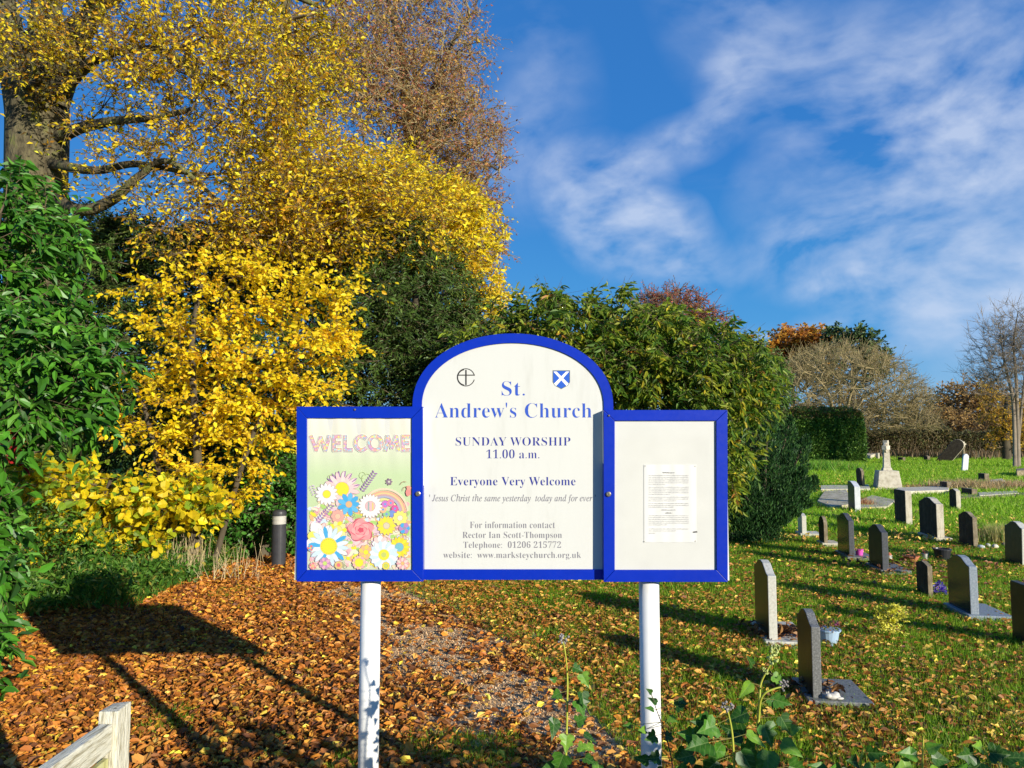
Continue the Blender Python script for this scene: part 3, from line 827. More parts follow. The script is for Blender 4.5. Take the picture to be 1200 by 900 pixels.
for (cx, cy, a, nn) in ((424, 575, -.95, 9), (372, 611, -.85, 9), (364, 566, 1.2, 5)):
    for k in range(nn):
        x = cx + math.cos(a) * k * 3.1; yy = cy + math.sin(a) * k * 3.1 
        for s in (-1, 1):
            if X0 + 4 < x < X1 - 4: fl.petal(x, yy, a + s * 1.0, .5, 4.2, 1.7, PU if nn > 5 else (.62, .52, .66))
fl.layer()
fl.flower(401, 573, 21, 15, [LP, (.88, .70, .68)], YE, 8.2, 5.0, (.45, .25, .45), .2)
for i in range(8): fl.petal(401, 573, -2.9 + i * .38, 14, 22, 1.5, PU)
fl.flower(383, 579, 13.5, 15, [WH, (.80, .84, .88)], YE, 4.6, 4.0)
fl.flower(409, 591, 14, 9, [BL_, (.14, .50, .82)], OR, 3.6, 5.6)
for i, cc in enumerate([(.72, .12, .38), (.20, .30, .70), (.30, .60, .30), (.86, .50, .30), (.60, .20, .60), (.80, .25, .40)]): fl.disc(456 + 7 * math.cos(i), 596 + 7 * math.sin(i), 4.2, cc); fl.layer(); fl.disc(456 + 7 * math.cos(i), 596 + 7 * math.sin(i), 1.4, (.2, .35, .7))
fl.layer()
fl.flower(434, 593, 14.5, 20, [WH], (.82, .50, .55), 5.8, 3.6)
fl.poly([(431, 588.5), (433, 588), (433, 599), (431, 598.4)], (.35, .45, .45)); fl.poly([(436, 588.5), (438, 590), (438, 597), (436, 598.4)], (.86, .60, .25)); fl.layer()
fl.flower(396, 605, 8, 8, [(.88, .42, .36)], (.85, .55, .40), 3.2)
fl.flower(456, 564.5, 4, 7, [(.22, .16, .28)], (.7, .7, .6), 1.1, 1.5)
fl.flower(396, 621, 11, 10, [YE, (.88, .82, .35)], (.86, .78, .25), 5)
for rr, cc in ((15, (.60, .12, .18)), (14.2, (.87, .34, .36)), (10.8, (.74, .14, .20)), (10.1, (.90, .42, .42)), (7, (.72, .13, .20)), (6.3, (.88, .34, .36)), (3.4, (.66, .10, .16))):
    nn = 9; fl.poly([(423 + rr * (1 + .12 * math.cos(5 * t + rr)) * math.cos(t), 621 + rr * .85 * (1 + .12 * math.cos(5 * t + rr)) * math.sin(t)) for t in [6.2832 * i / 30 for i in range(30)]], cc); fl.layer()
fl.flower(453, 616, 11.5, 14, [YE, (.88, .70, .10)], (.70, .62, .45), 3.6)
fl.flower(468, 641, 12.5, 16, [YE, (.86, .66, .05)], TE, 5)
fl.flower(469, 607, 9, 10, [(.87, .80, .20)], (.9, .85, .6), 3)
fl.flower(474, 619, 6.6, 6, [BL_, (.50, .25, .55)], (.3, .3, .5), 1.6)
fl.flower(446, 637, 10, 8, [WH, LP], OR, 2.4)
fl.flower(429, 647, 9, 9, [OR, (.88, .62, .15)], YE, 3)
fl.flower(377, 627, 15, 14, [WH, WH, LP], YE, 1, 5)
fl.flower(364.5, 628, 3.6, 14, [WH], YE, 3.4, 4)
for i in range(12): fl.petal(366, 628, -1.5 + i * .33, 4, 17, 5.5, WH)
fl.layer(); fl.disc(366.5, 628, 5.6, (.84, .80, .15)); fl.layer()
fl.flower(385.5, 640, 24, 20, [LB, WH, BL_, (.74, .82, .88)], YE, 10, 5, (.35, .48, .60), .1)
for i in range(20): fl.disc(385.5 + 8.4 * math.cos(i * .314), 640 + 8.4 * math.sin(i * .314), .7, (.80, .50, .08), 6)
fl.layer()
fl.flower(364, 642, 3.4, 6, [BL_, RD], YE, 1)
fl.flower(421, 659, 8.3, 14, [PK, (.88, .66, .30)], YE, 5)
fl.flower(381, 660, 7.2, 10, [(.52, .28, .50), (.80, .42, .58)], (.55, .72, .20), 2.4)
fl.flower(397, 662, 4.8, 9, [(.75, .55, .20)], RD, 2)
fl.flower(367, 663, 4.2, 9, [PK, RD], OR, 2)
fl.flower(450, 650, 17, 17, [LB, (.80, .87, .92)], YE, 6.5, 6.4, (.55, .64, .74))
fl.disc(450, 650, 3.2, (.55, .62, .18)); fl.layer()
fl.flower(472, 660, 7.4, 12, [(.78, .40, .45), (.85, .65, .60)], (.8, .5, .2), 2)
fl.flower(452.5, 662.8, 4.5, 9, [YE], (.55, .65, .12), 2.2)
fl.petal(481, 577, math.pi, -.5, 5.5, 9, (.86, .30, .28)); fl.petal(481, 570, 2.4, 0, 5, 6, (.84, .38, .30)); fl.ring(474, 569, 5, .5, (.4, .15, .1), 60, 170, 8); fl.ring(476, 574, 4, .5, (.4, .15, .1), 60, 200, 8)
fl.build('flower_print', poster, MT['print'])
m, n, l, b = new_mat('patchwork_print')
t = n.new('ShaderNodeTexCoord'); vo = n.new('ShaderNodeTexVoronoi'); vo.inputs['Scale'].default_value = 190; l.new(t.outputs['Object'], vo.inputs[0])
hsv = n.new('ShaderNodeSeparateColor'); l.new(vo.outputs['Color'], hsv.inputs[0])
r1 = ramp(n, [(0, (.80, .42, .42)), (.2, (.62, .36, .62)), (.38, (.86, .62, .60)), (.52, (.45, .70, .72)), (.66, (.84, .80, .24)), (.80, (.55, .40, .45)), (.92, (.35, .55, .80))]); r1.color_ramp.interpolation = 'CONSTANT'
l.new(hsv.outputs[0], r1.inputs[0]); l.new(r1.outputs[0], b.inputs['Base Color']); b.inputs['Roughness'].default_value = .6; MT['patch'] = m
MT['poster_white'] = flat_mat('white_print', (.86, .85, .80), .6); MT['poster_brown'] = flat_mat('brown_print', (.36, .22, .20), .6)
def stroke_word(th, mat, dy):
    f_ = Flat(YC - .0034 - dy, .000004)
    def st(pts):
        for (xa, ya), (xb, yb) in zip(pts, pts[1:]):
            dx, dz = xb - xa, yb - ya; ln = math.hypot(dx, dz); nx, nz = -dz / ln * th / 2, dx / ln * th / 2; ex, ez = dx / ln * th * .32, dz / ln * th * .32
            f_.poly([(xa - ex + nx, ya - ez + nz), (xb + ex + nx, yb + ez + nz), (xb + ex - nx, yb + ez - nz), (xa - ex - nx, ya - ez - nz)], (.8, .8, .8))
    t, b0_, m_ = 511.5, 527.2, 519.2
    st([(364.5, t), (370.5, b0_), (376, t + 1.5), (381.5, b0_), (386, t)])
    st([(399, t), (391.5, t), (391.5, b0_), (399, b0_)]); st([(391.5, m_), (398, m_)])
    st([(404.5, t), (404.5, b0_), (412, b0_)])
    st([(424 - 7.2 * math.cos(R(a)), 519.3 - 8 * math.sin(R(a))) for a in range(130, -131, -20)][::1])
    st([(440 + 7.4 * math.cos(R(a)), 519.3 - 8 * math.sin(R(a))) for a in range(0, 361, 24)])
    st([(452, b0_), (454.5, t), (459.5, b0_ - 3), (464.5, t), (467, b0_)])
    st([(479.3, t), (472.5, t), (472.5, b0_), (479.3, b0_)]); st([(472.5, m_), (478.3, m_)])
    return np_obj('lettering', np.array(f_.V), [np.array(v) for v in f_.F.values()], MT[mat], poster)


for th_, mt_, dy_ in ((5.6, 'poster_white', 0), (4.2, 'poster_brown', .0002), (3.3, 'patch', .0004)): stroke_word(th_, mt_, dy_)

# ---- typed notice in the right case
notice = thing('typed_notice', 'white typed A4 sheet pinned on the backing of right case', 'notice', (base_c.x, SY, 0))
V = []
for j in range(13):
    for i in range(21):
        x = 754.5 + 61.5 * i / 20 + j * .02; y = 544.5 + 91 * j / 12; p = L_(x, y, YC); w = .0011 * math.sin(i * 1.15) * (1 - .5 * j / 12) + .0004 * math.sin(i * 2.9)
        V.append((p.x, p.y - .0016 - w, p.z))
Fq = [(j * 21 + i, j * 21 + i + 1, (j + 1) * 21 + i + 1, (j + 1) * 21 + i) for j in range(12) for i in range(20)]
np_obj('paper', np.array(V), [np.array(Fq)], flat_mat('white_paper', (.84, .84, .82), .6), notice, smooth=True)
tx = Flat(YC - .0034); rt = np.random.default_rng(4); ln_y = [554.0]; y = 557.5; paras = [6, 5, 3, 3]
MT['grey_print'] = None
def words(y, x0, x1, h=.62, c=(.46, .46, .48)):
    x = x0
    while x < x1:
        w = min(rt.uniform(.9, 4.2), x1 - x)
        q = 0
        while q < w - .2:
            ww = rt.uniform(.35, .7); hh = h * rt.choice([1, 1, 1.5]); tx.poly([(x + q, y - hh), (x + min(q + ww, w), y - hh), (x + min(q + ww, w), y), (x + q, y)], c); q += ww + .16
        x += w + .6
words(554.5, 776.5, 790.5, .9, (.2, .2, .22))
for pn in paras:
    for k in range(pn): words(y, 760.2, 807 if k < pn - 1 else rt.uniform(780, 796)); y += 2.15
    y += .9
words(y + .4, 775, 792, .7, (.25, .25, .3)); words(y + 4, 780, 788, 1.0, (.2, .2, .22)); y += 7
for k in range(6): words(y, 760.4, 807.2 if k < 5 else 782); y += 2.15
y += 2.6
for k in range(2): words(y, 760.6, 807.5 if k < 1 else 792); y += 2.3
words(y + .3, 760.8, 768)
tx.poly([(812.5, 622.8), (816.8, 622.2), (817.2, 624), (812.5, 624.2)], (.12, .12, .13))
tx.build('typed_text', notice, MT['print'])
for (x, y) in ((756, 546), (814.5, 546.2), (754.8, 634.6), (814.8, 634)):
    p = L_(x, y, YC); bm = bmesh.new(); lathe(bm, [(.0018, 0), (.0012, .0014)], 8); o = bm_obj('drawing_pin', bm, MT['steel'], notice, loc=(p.x, p.y - .003, p.z)); o.rotation_euler = (R(90), 0, 0)

# ------------------------------------------------------------------ fence, bollard light
MT['old_wood'] = surf_mat('weathered_oak', [(.25, (.12, .10, .06)), (.40, (.40, .36, .24)), (.5, (.66, .62, .48)), (.8, (.80, .77, .64))], 9, 10, .85, 1, 30, .006, (7, 7, .9), .2)
MT['old_wood_y'] = surf_mat('weathered_oak_along', [(.25, (.12, .10, .06)), (.40, (.38, .34, .23)), (.5, (.62, .59, .46)), (.8, (.78, .75, .62))], 9, 10, .85, 1, 30, .006, (7, .9, 7), .2)
MT['lichen_wood'] = surf_mat('lichened_board', [(.25, (.30, .28, .10)), (.5, (.50, .48, .20)), (.8, (.64, .62, .36))], 9, 8, .9, .5, 30, .004, (5, 5, .6), .2)
pp = at(138, 834, 2.40)
fence = thing('timber_fence', 'weathered pale wooden fence end with square post and rail at lower left', 'fence', (pp.x, 2.40, 0))
bm = bmesh.new(); v = add_box(bm, (-.062, 0, -.05), (0, .085, pp.z)); v[6].co.z += .004; v[7].co.z -= .003
bm_obj('post', bm, MT['old_wood'], fence, bevel=.004)
box('top_rail', (-.052, -1.3, pp.z - .120), (-.012, -.004, pp.z - .035), MT['old_wood_y'], fence, .004)
for i in range(7):
    y0 = -.105 - i * .165
    box('pale', (-.036, y0, .08), (-.018, y0 + .095, pp.z - .139), MT['lichen_wood'], fence, .002)
box('lower_rail', (-.052, -1.3, .22), (-.038, -.004, .30), MT['old_wood_y'], fence, .003)
box('post', (-.062, -1.40, -.05), (0, -1.305, pp.z - .01), MT['old_wood'], fence, .004)

MT['charcoal'] = surf_mat('charcoal_powder_coat', [(.3, (.035, .035, .04)), (.7, (.055, .055, .06))], 8, 4, .42, .1, 90, .001)
MT['lens'] = flat_mat('frosted_lens', (.55, .53, .48), .3, .5)
p = gp(326, 663)
bol = thing('bollard_light', 'dark grey cylindrical path light with pale banded lens standing by the bushes', 'bollard light', on_ground(p))
hh = (663 - 598) / F * p.y; r0 = 8.2 / F * p.y
bm = bmesh.new(); lathe(bm, [(r0, -.03), (r0, hh * .745)], 28); bm_obj('body', bm, MT['charcoal'], bol)
bm = bmesh.new(); prof = []
for k in range(6): z = hh * (.747 + k * .024); prof += [(r0 * .97, z), (r0 * .97, z + hh * .014), (r0 * .86, z + hh * .017), (r0 * .86, z + hh * .021)]
lathe(bm, prof, 28); bm_obj('lens', bm, MT['lens'], bol)
bm = bmesh.new(); lathe(bm, [(r0, hh * .893), (r0, hh * .93), (r0 * .93, hh * .965), (r0 * .7, hh * .99), (r0 * .2, hh)], 28); bm_obj('cap', bm, MT['charcoal'], bol)

# ------------------------------------------------------------------ graves
ST = {
    'grey': surf_mat('grey_granite', [(.3, (.09, .09, .09)), (.5, (.17, .17, .16)), (.7, (.28, .28, .27))], 90, 3, .45, .15, 120, .001),
    'pale': surf_mat('pale_granite', [(.3, (.44, .42, .35)), (.5, (.58, .56, .48)), (.75, (.70, .67, .58))], 50, 4, .5, .2, 90, .001),
    'black': surf_mat('black_granite', [(.3, (.02, .021, .025)), (.7, (.04, .042, .05))], 120, 3, .22, .05, 90, .001, spec=.5),
    'slate': surf_mat('dark_slate_edge', [(.3, (.05, .052, .058)), (.7, (.10, .105, .115))], 40, 5, .55, .3, 60, .002),
    'edge': surf_mat('rough_blue_granite', [(.3, (.16, .19, .23)), (.55, (.26, .30, .34)), (.8, (.40, .43, .46))], 60, 5, .6, .5, 60, .003),
    'brown': surf_mat('weathered_limestone', [(.28, (.10, .075, .045)), (.5, (.24, .19, .12)), (.72, (.40, .34, .24))], 9, 9, .9, .6, 40, .008),
    'stone': surf_mat('pale_limestone', [(.28, (.34, .29, .20)), (.5, (.58, .52, .40)), (.72, (.70, .64, .52))], 8, 9, .9, .6, 40, .008),
    'dark': surf_mat('shaded_polished_face', [(.28, (.016, .013, .009)), (.5, (.028, .022, .015)), (.72, (.045, .038, .025))], 14, 6, .4, .2, 60, .002),  # dark polished granite, deepened further to paint in shade
    'brown_shaded': surf_mat('weathered_shaded_face', [(.28, (.025, .018, .011)), (.5, (.055, .04, .026)), (.72, (.10, .08, .055))], 9, 9, .9, .6, 40, .008),  # weathered limestone with shade painted in, for faces turned from the sun
    'ledger': surf_mat('cracked_ledger', [(.30, (.14, .14, .07)), (.42, (.40, .34, .22)), (.6, (.58, .51, .37)), (.75, (.62, .56, .43))], 5, 10, .95, .9, 20, .02),
    'white': surf_mat('white_marble', [(.28, (.50, .52, .54)), (.6, (.70, .71, .72))], 8, 7, .6, .3, 30, .004)}
ROT = R(8)


def profile(kind, W, H):
    if kind == 'ogee': top = [(0, .87), (.10, .885), (.22, .93), (.34, .98), (.5, 1.0), (.66, .98), (.78, .93), (.90, .885), (1, .87)]
    elif kind == 'round': top = [(0, .74)] + [(.5 - .5 * math.cos(math.pi * i / 12), .74 + .26 * math.sin(math.pi * i / 12)) for i in range(1, 12)] + [(1, .74)]
    elif kind == 'peon': top = [(0, .90), (.25, .96), (.5, 1), (.75, .96), (1, .90)]
    elif kind == 'slant': top = [(0, .84), (.3, .93), (.55, .99), (.75, 1), (1, .985)]
    else: top = [(0, .985), (.03, 1), (.97, 1), (1, .985)]
    return [(0, -.10)] + [(a * W, c * H) for a, c in top] + [(W, -.10)]


def headstone(xl, xs, xr, yt, yb, kind, mat, label, Wfix=None, base=None, lean=0, tilt=0, group='headstones in the churchyard', rot=ROT, bmat=None, edge=None, z0=0):
    P = gp(xs, yb); Y = P.y; T = max((xr - xs) * Y / F / math.cos(rot), .05)
    r = (xl - 600) / F; s_, c_ = math.sin(rot), math.cos(rot); cp, sp_q = math.cos(PITCH), math.sin(PITCH)
    W = Wfix or min(max((P.x - r * (Y * cp - 1.35 * sp_q)) / (c_ * cp * r - s_), .3), 1.15)
    Ht = at(xs, yt, Y + W * .5).z
    o = thing('headstone', label, 'headstone', (P.x, P.y, float(gz_at(P.x, P.y)) + z0), -rot, group)
    bm = bmesh.new(); pr = profile(kind, W, Ht)
    a = [bm.verts.new((0, y, z)) for y, z in pr]; b_ = [bm.verts.new((T, y, z)) for y, z in pr]
    bm.faces.new(a); bm.faces.new(b_[::-1])
    for i in range(len(pr)): j = (i + 1) % len(pr); bm.faces.new((a[i], a[j], b_[j], b_[i]))
    if lean or tilt:
        bm.transform(Matrix.Rotation(lean, 4, 'Y') @ Matrix.Rotation(tilt, 4, 'X'))
    me_o = bm_obj('tablet', bm, ST[mat] if not edge else [ST[mat], ST[edge]], o, bevel=min(.008, T * .08))
    if edge:
        for f in me_o.data.polygons:
            if abs(f.normal.x) < .5: f.material_index = 1
    if base: bx, by = base; box('base_slab', (-.04, -.05, -.08), (T + bx, W + by, .05), ST[bmat or mat], o, .006)
    return o


HS = [
    (884, 901.5, 911, 656, 757, 'ogee', 'dark', 'tall headstone with pale granite edge beyond the right post, leaf filled plinth behind', dict(base=(.26, .03), bmat='pale', edge='pale')),
    (934, 953, 963, 712, 826, 'ogee', 'dark', 'nearest headstone, grey speckled granite edge, small white figure on its base', dict(base=(.30, .03), bmat='grey', edge='grey')),
    (1110, 1138, 1147, 650, 726, 'ogee', 'black', 'polished black headstone with blue grey rough edge next to purple flowers', dict(base=(.28, .03), bmat='edge', edge='edge')),
    (1073, 1088, 1093, 656, 699, 'peon', 'brown_shaded', 'little brown stone marker just left of the purple flowers', dict(edge='brown')),
    (981, 995.5, 1001.5, 600, 655, 'ogee', 'black', 'small black headstone standing in front of the pink flower pot', dict(base=(.26, .03), bmat='grey', edge='slate')),
    (1017.5, 1034.5, 1041.5, 613, 671, 'ogee', 'dark', 'dark grey headstone between the pink pot and the terracotta bowl', dict(base=(.25, .03), edge='slate', bmat='grey')),
    (959, 966, 970, 604, 639, 'round', 'brown_shaded', 'small brown rounded headstone just right of the dark conifer', dict(base=(.18, .02), bmat='stone', edge='brown')),
    (936, 940, 945, 600, 627, 'peon', 'pale', 'pale granite headstone half hidden behind the dark conifer', dict(base=(.25, .03))),
    (1048, 1062, 1069, 573, 617, 'flat', 'brown_shaded', 'upright square topped limestone headstone below the stone cross', dict(edge='stone')),
    (1077, 1098.5, 1106.5, 582, 633, 'ogee', 'brown_shaded', 'widest limestone headstone with sloping shoulders and pale edge', dict(edge='stone', base=(.1, .0), bmat='stone')),
    (1123, 1141, 1146, 599, 642, 'ogee', 'brown_shaded', 'brown headstone with white stones and red flowers heaped behind it', dict(edge='brown')),
    (1112, 1121, 1126, 571, 597, 'peon', 'brown_shaded', 'small brown headstone in front of the dry grass patch', dict(edge='stone')),
    (1176, 1198, 1206, 610, 664, 'ogee', 'dark', 'dark grey headstone at the right edge of picture, upper one', dict(edge='pale', lean=.03)),
    (1184, 1212, 1220, 683, 762, 'flat', 'dark', 'nearest grey headstone cut off by the right edge of picture', {}),
    (993.5, 1002, 1008.5, 563, 600, 'slant', 'dark', 'slim headstone with pale bluish edge beside the old ledger slab', dict(edge='white')),
    (1004, 1011, 1014, 548, 573, 'round', 'brown_shaded', 'rounded brown headstone just left of the stone cross pedestal', dict(lean=-.05, edge='brown')),
    (1101, 1110, 1115, 564, 575, 'flat', 'brown_shaded', 'low brown stone stump at end of long pale kerb', dict(edge='brown')),
    (1126, 1139, 1145, 571, 581, 'flat', 'brown_shaded', 'low squat brown stone block in front of dry weeds', dict(edge='brown')),
    (1146, 1154, 1159, 555, 565, 'flat', 'brown_shaded', 'lone low stone block on the open grass right of white stone', dict(edge='brown')),
    (1103, 1108, 1111, 518, 530, 'round', 'stone', 'small distant grey headstone just left of the fallen leaning one', {}),
    (1048, 1053, 1055, 519, 530, 'round', 'brown_shaded', 'small distant dark headstone just right of the stone cross', dict(edge='brown')),
    (1052, 1058, 1061, 536, 541, 'flat', 'brown_shaded', 'tiny low stone block on grass just right of the cross', dict(edge='brown')),
    (1082, 1087, 1090, 534, 540, 'round', 'brown_shaded', 'low mossy stone left of the fallen leaning headstone', dict(edge='brown')),
    (1097, 1103, 1106, 587, 589, 'flat', 'brown_shaded', 'flat little kerb stone peeping between the two limestone headstones', dict(edge='stone')),
    (1026, 1029, 1031, 531, 539, 'flat', 'stone', 'small pale upright stone left of the cross, far back', dict(edge='stone')),
    (1182, 1203, 1207, 612, 613, 'flat', 'brown', '', None)]
for h in HS:
    if h[8] is None: continue
    headstone(*h[:8], **h[8])
# the leaning stones at the back
Y = gp(1105, 541).y; P = gp(1105, 541)
o = thing('headstone', 'big round topped headstone leaning steeply over at back of grass', 'headstone', on_ground(P), 0, 'headstones in the churchyard')
pr = [(-.75, -.2), (-.75, 1.9)] + [(-.75 * math.cos(math.pi * i / 10), 1.9 + .6 * math.sin(math.pi * i / 10)) for i in range(1, 10)] + [(.75, 1.9), (.75, -.2)]
bm = bmesh.new(); k = Y / F * 23 / 2.05; pr = [(x * k * .80, z * k * 1.12) for x, z in pr]
a = [bm.verts.new((x, 0, z)) for x, z in pr]; b_ = [bm.verts.new((x, .40, z)) for x, z in pr]; bm.faces.new(a); bm.faces.new(b_[::-1])
for i in range(len(pr)): j = (i + 1) % len(pr); bm.faces.new((a[i], a[j], b_[j], b_[i]))
bm.transform(Matrix.Rotation(R(-35), 4, 'Z') @ Matrix.Rotation(R(38), 4, 'Y')); me_o = bm_obj('tablet', bm, [ST['brown_shaded'], ST['stone']], o, bevel=.02)
for f in me_o.data.polygons:
    if len(f.vertices) == 4: f.material_index = 1  # broad faces keep the limestone darkened with painted shade
P = gp(1131, 553); Y = P.y
o = thing('headstone', 'narrow white marble headstone with rounded top tilted on the far grass', 'headstone', on_ground(P), 0, 'headstones in the churchyard')
k = Y / F; bm = bmesh.new(); w = 3.2 * k; h = 21 * k
pr = [(-w, -.15), (-w, h * .82)] + [(-w * math.cos(math.pi * i / 8), h * .82 + h * .18 * math.sin(math.pi * i / 8)) for i in range(1, 8)] + [(w, h * .82), (w, -.15)]
a = [bm.verts.new((x, 0, z)) for x, z in pr]; b_ = [bm.verts.new((x, .10, z)) for x, z in pr]; bm.faces.new(a); bm.faces.new(b_[::-1])
for i in range(len(pr)): j = (i + 1) % len(pr); bm.faces.new((a[i], a[j], b_[j], b_[i]))
bm.transform(Matrix.Rotation(R(7), 4, 'Y')); bm_obj('tablet', bm, ST['white'], o, bevel=.01)
P = gp(1129.5, 539); k = P.y / F
o = thing('stone_pillar', 'thin weathered stone pillar with little cross head at back of grass', 'grave pillar', on_ground(P))
bm = bmesh.new(); lathe(bm, [(1.6 * k, -.1), (1.6 * k, 15 * k), (2.3 * k, 15.5 * k), (2.3 * k, 16.5 * k)], 8); bm_obj('shaft', bm, ST['brown'], o)
bm = bmesh.new(); add_box(bm, (-1.1 * k, -.1, 16.5 * k), (1.1 * k, .1, 22 * k)); add_box(bm, (-2.6 * k, -.09, 18 * k), (-1.12 * k, .09, 20 * k)); add_box(bm, (1.12 * k, -.09, 18 * k), (2.6 * k, .09, 20 * k)); bm_obj('cross_head', bm, ST['stone'], o)

# the stone cross on its pedestal
P = gp(1040, 573.5); Y = P.y; k = Y / F
cr = thing('memorial_cross', 'tall pale stone celtic cross on a tapered pedestal and wide step', 'memorial cross', on_ground(P), -R(12))
def taper(bm, w0, d0, z0, w1, d1, z1):
    v = add_box(bm, (-w0, -d0, z0), (w0, d0, z1))
    for q in v[4:]: q.co.x *= w1 / w0; q.co.y *= d1 / d0
bm = bmesh.new(); add_box(bm, (-18 * k, -13 * k, -.1), (18 * k, 13 * k, 2.2 * k)); bm_obj('step', bm, ST['stone'], cr, bevel=.01)
bm = bmesh.new(); taper(bm, 13.2 * k, 11 * k, 2.25 * k, 10.6 * k, 9 * k, 22 * k); bm_obj('pedestal', bm, ST['stone'], cr, bevel=.015)
bm = bmesh.new(); taper(bm, 5.2 * k, 4.4 * k, 22.05 * k, 4.2 * k, 3.6 * k, 25.5 * k); taper(bm, 3.7 * k, 3 * k, 25.55 * k, 2.9 * k, 2.6 * k, 46 * k); bm_obj('shaft', bm, ST['stone'], cr, bevel=.008)
bm = bmesh.new(); cz = 48.5 * k; w = 2.6 * k
add_box(bm, (-2.7 * k, -w, 46.05 * k), (2.7 * k, w, 57 * k)); add_box(bm, (-8.5 * k, -w * .96, cz - 2.4 * k), (-2.75 * k, w * .96, cz + 2.4 * k)); add_box(bm, (2.75 * k, -w * .96, cz - 2.4 * k), (8.5 * k, w * .96, cz + 2.4 * k))
n_ = 24; rr = [(6.6 * k, -w * .5), (5.0 * k, -w * .5), (5.0 * k, w * .5), (6.6 * k, w * .5)]
rings = [[bm.verts.new((r_q * math.cos(6.2832 * i / n_), yq, cz + r_q * math.sin(6.2832 * i / n_))) for r_q, yq in rr] for i in range(n_)]
for i in range(n_):
    for q in range(4): bm.faces.new((rings[i][q], rings[(i + 1) % n_][q], rings[(i + 1) % n_][(q + 1) % 4], rings[i][(q + 1) % 4]))
bm.transform(Matrix.Rotation(R(62), 4, 'Z')); bm_obj('cross_head', bm, ST['stone'], cr, bevel=.006)

# kerbs and ledger slabs


def slab(name, label, cat, pts, z1, mat, z0=-.05, group=None):
    P = [gp(*q) for q in pts]; c = sum(P, Vector()) / len(P); gz0 = float(gz_at(c.x, c.y))
    bm = bmesh.new(); a = [bm.verts.new((p.x - c.x, p.y - c.y, z0)) for p in P]; b_ = [bm.verts.new((p.x - c.x, p.y - c.y, z1)) for p in P]
    bm.faces.new(a); bm.faces.new(b_)
    for i in range(len(P)): j = (i + 1) % len(P); bm.faces.new((a[i], a[j], b_[j], b_[i]))
    o = bm_obj(name, bm, mat, bevel=.01, loc=(c.x, c.y, gz0)); return tag(o, label, cat, group)


slab('grave_kerb', 'long pale stone kerb running right from the cross pedestal', 'grave kerb', [(1052, 575), (1112, 573), (1112, 578), (1052, 580)], .12, ST['stone'])
slab('grave_kerb', 'long low stone kerb beneath the patch of dry weeds', 'grave kerb', [(1120, 581), (1206, 578), (1207, 581), (1121, 585)], .07, ST['brown'])
slab('grave_kerb', 'pale stone kerb along the back of the old ledger slab', 'grave kerb', [(962, 572), (1018, 571), (1020, 576), (962, 577)], .10, ST['stone'])
slab('ledger_slab', 'cracked weathered ledger slab flat on grass behind slim headstone', 'ledger slab', [(1005, 590), (1022, 583), (1050, 589), (1040, 597), (1008, 598)], .10, ST['ledger'])
slab('ledger_slab', 'mossy ledger slab flat on grass right of the conifer', 'ledger slab', [(958, 591), (966, 579), (992, 577), (1000, 595), (975, 598)], .12, ST['ledger'])
slab('ledger_slab', 'bright pale flat tomb slab beside clipped hedge in distance', 'ledger slab', [(1012, 537), (1020, 534), (1026, 536), (1020, 539)], .3, ST['stone'])
slab('grave_kerb', 'broken stone kerb beyond the patch of dry weeds', 'grave kerb', [(1146, 579), (1192, 577), (1194, 580), (1148, 583)], .08, ST['stone'])
slab('stone_block', 'low stone block at right edge of the far grass', 'stone block', [(1191, 557), (1206, 556), (1208, 559), (1192, 560)], .3, ST['brown'])
slab('stone_block', 'pale broken stone lying among dry weeds near right edge', 'stone block', [(1160, 568), (1174, 566), (1178, 569), (1163, 571)], .16, ST['stone'])
P = gp(980, 592)
lean = headstone(979, 994, 997, 572, 592, 'flat', 'brown', 'dark square slab leaning beside the slim headstone on old ledger', lean=.25, rot=R(25))
tag(box('low_wall', (gp(1010, 531).x, 70, -.1), (gp(1046, 531).x + 1, 70.6, .55), ST['stone']), 'low pale stone wall far off between the hedge and the cross', 'wall')

# ---- pots and small things on the graves
MT['pot_blue'] = flat_mat('pale_blue_plastic', (.36, .48, .62), .4)
MT['pot_pink'] = flat_mat('pink_plastic', (.75, .10, .45), .4)
MT['terracotta'] = flat_mat('terracotta', (.50, .17, .08), .8)
MT['black_plastic'] = flat_mat('black_plastic', (.025, .025, .03), .35)
MT['ceramic'] = flat_mat('white_ceramic', (.55, .52, .46), .5)
MT['soil'] = surf_mat('potting_soil', [(.3, (.02, .014, .01)), (.7, (.06, .04, .025))], 30, 5, .95, .8)


def posy(parent, c, r, h, n, pal, name='foliage', leaf=.03, seed=0, mat='leaf_soft', tmpl=T_DIA, wr=.8):
    r_ = np.random.default_rng(seed); d = unit(r_.normal(size=(n, 3))); d[:, 2] = np.abs(d[:, 2]) * .9; P = np.array(c) + d * r_.random((n, 1)) ** .5 * np.array([r, r, h])
    o = leaves_obj(name, P, d + r_.normal(0, .5, d.shape), r_.normal(0, .7, d.shape) + np.array([0, -.3, .6]), leaf * r_.uniform(.6, 1.2, n), wr, tmpl, palette(r_, n, pal, .15), MT[mat], parent, kind=None)
    return o


def pot(name, label, cat, x, yb, yt, wt, wb, mat, soil=True, rim=1.0, dz=0):
    P = gp(x, yb); k = P.y / F; h = (yb - yt) * k * .96; rt_, rb = wt / 2 * k, wb / 2 * k
    q = on_ground(P); o = thing(name, label, cat, (q[0], q[1] + rb, q[2] + dz))
    bm = bmesh.new(); lathe(bm, [(rb, 0), (rt_ * .95, h * .86), (rt_ * 1.04, h * .87), (rt_ * 1.04, h), (rt_ * .9, h), (rt_ * .86, h * .9)], 20); bm_obj('pot', bm, mat, o)
    if soil:
        bm = bmesh.new(); lathe(bm, [(rt_ * .86, h * .90), (rt_ * .85, h * .92)], 16); bm_obj('soil', bm, MT['soil'], o)
    return o, h, rt_


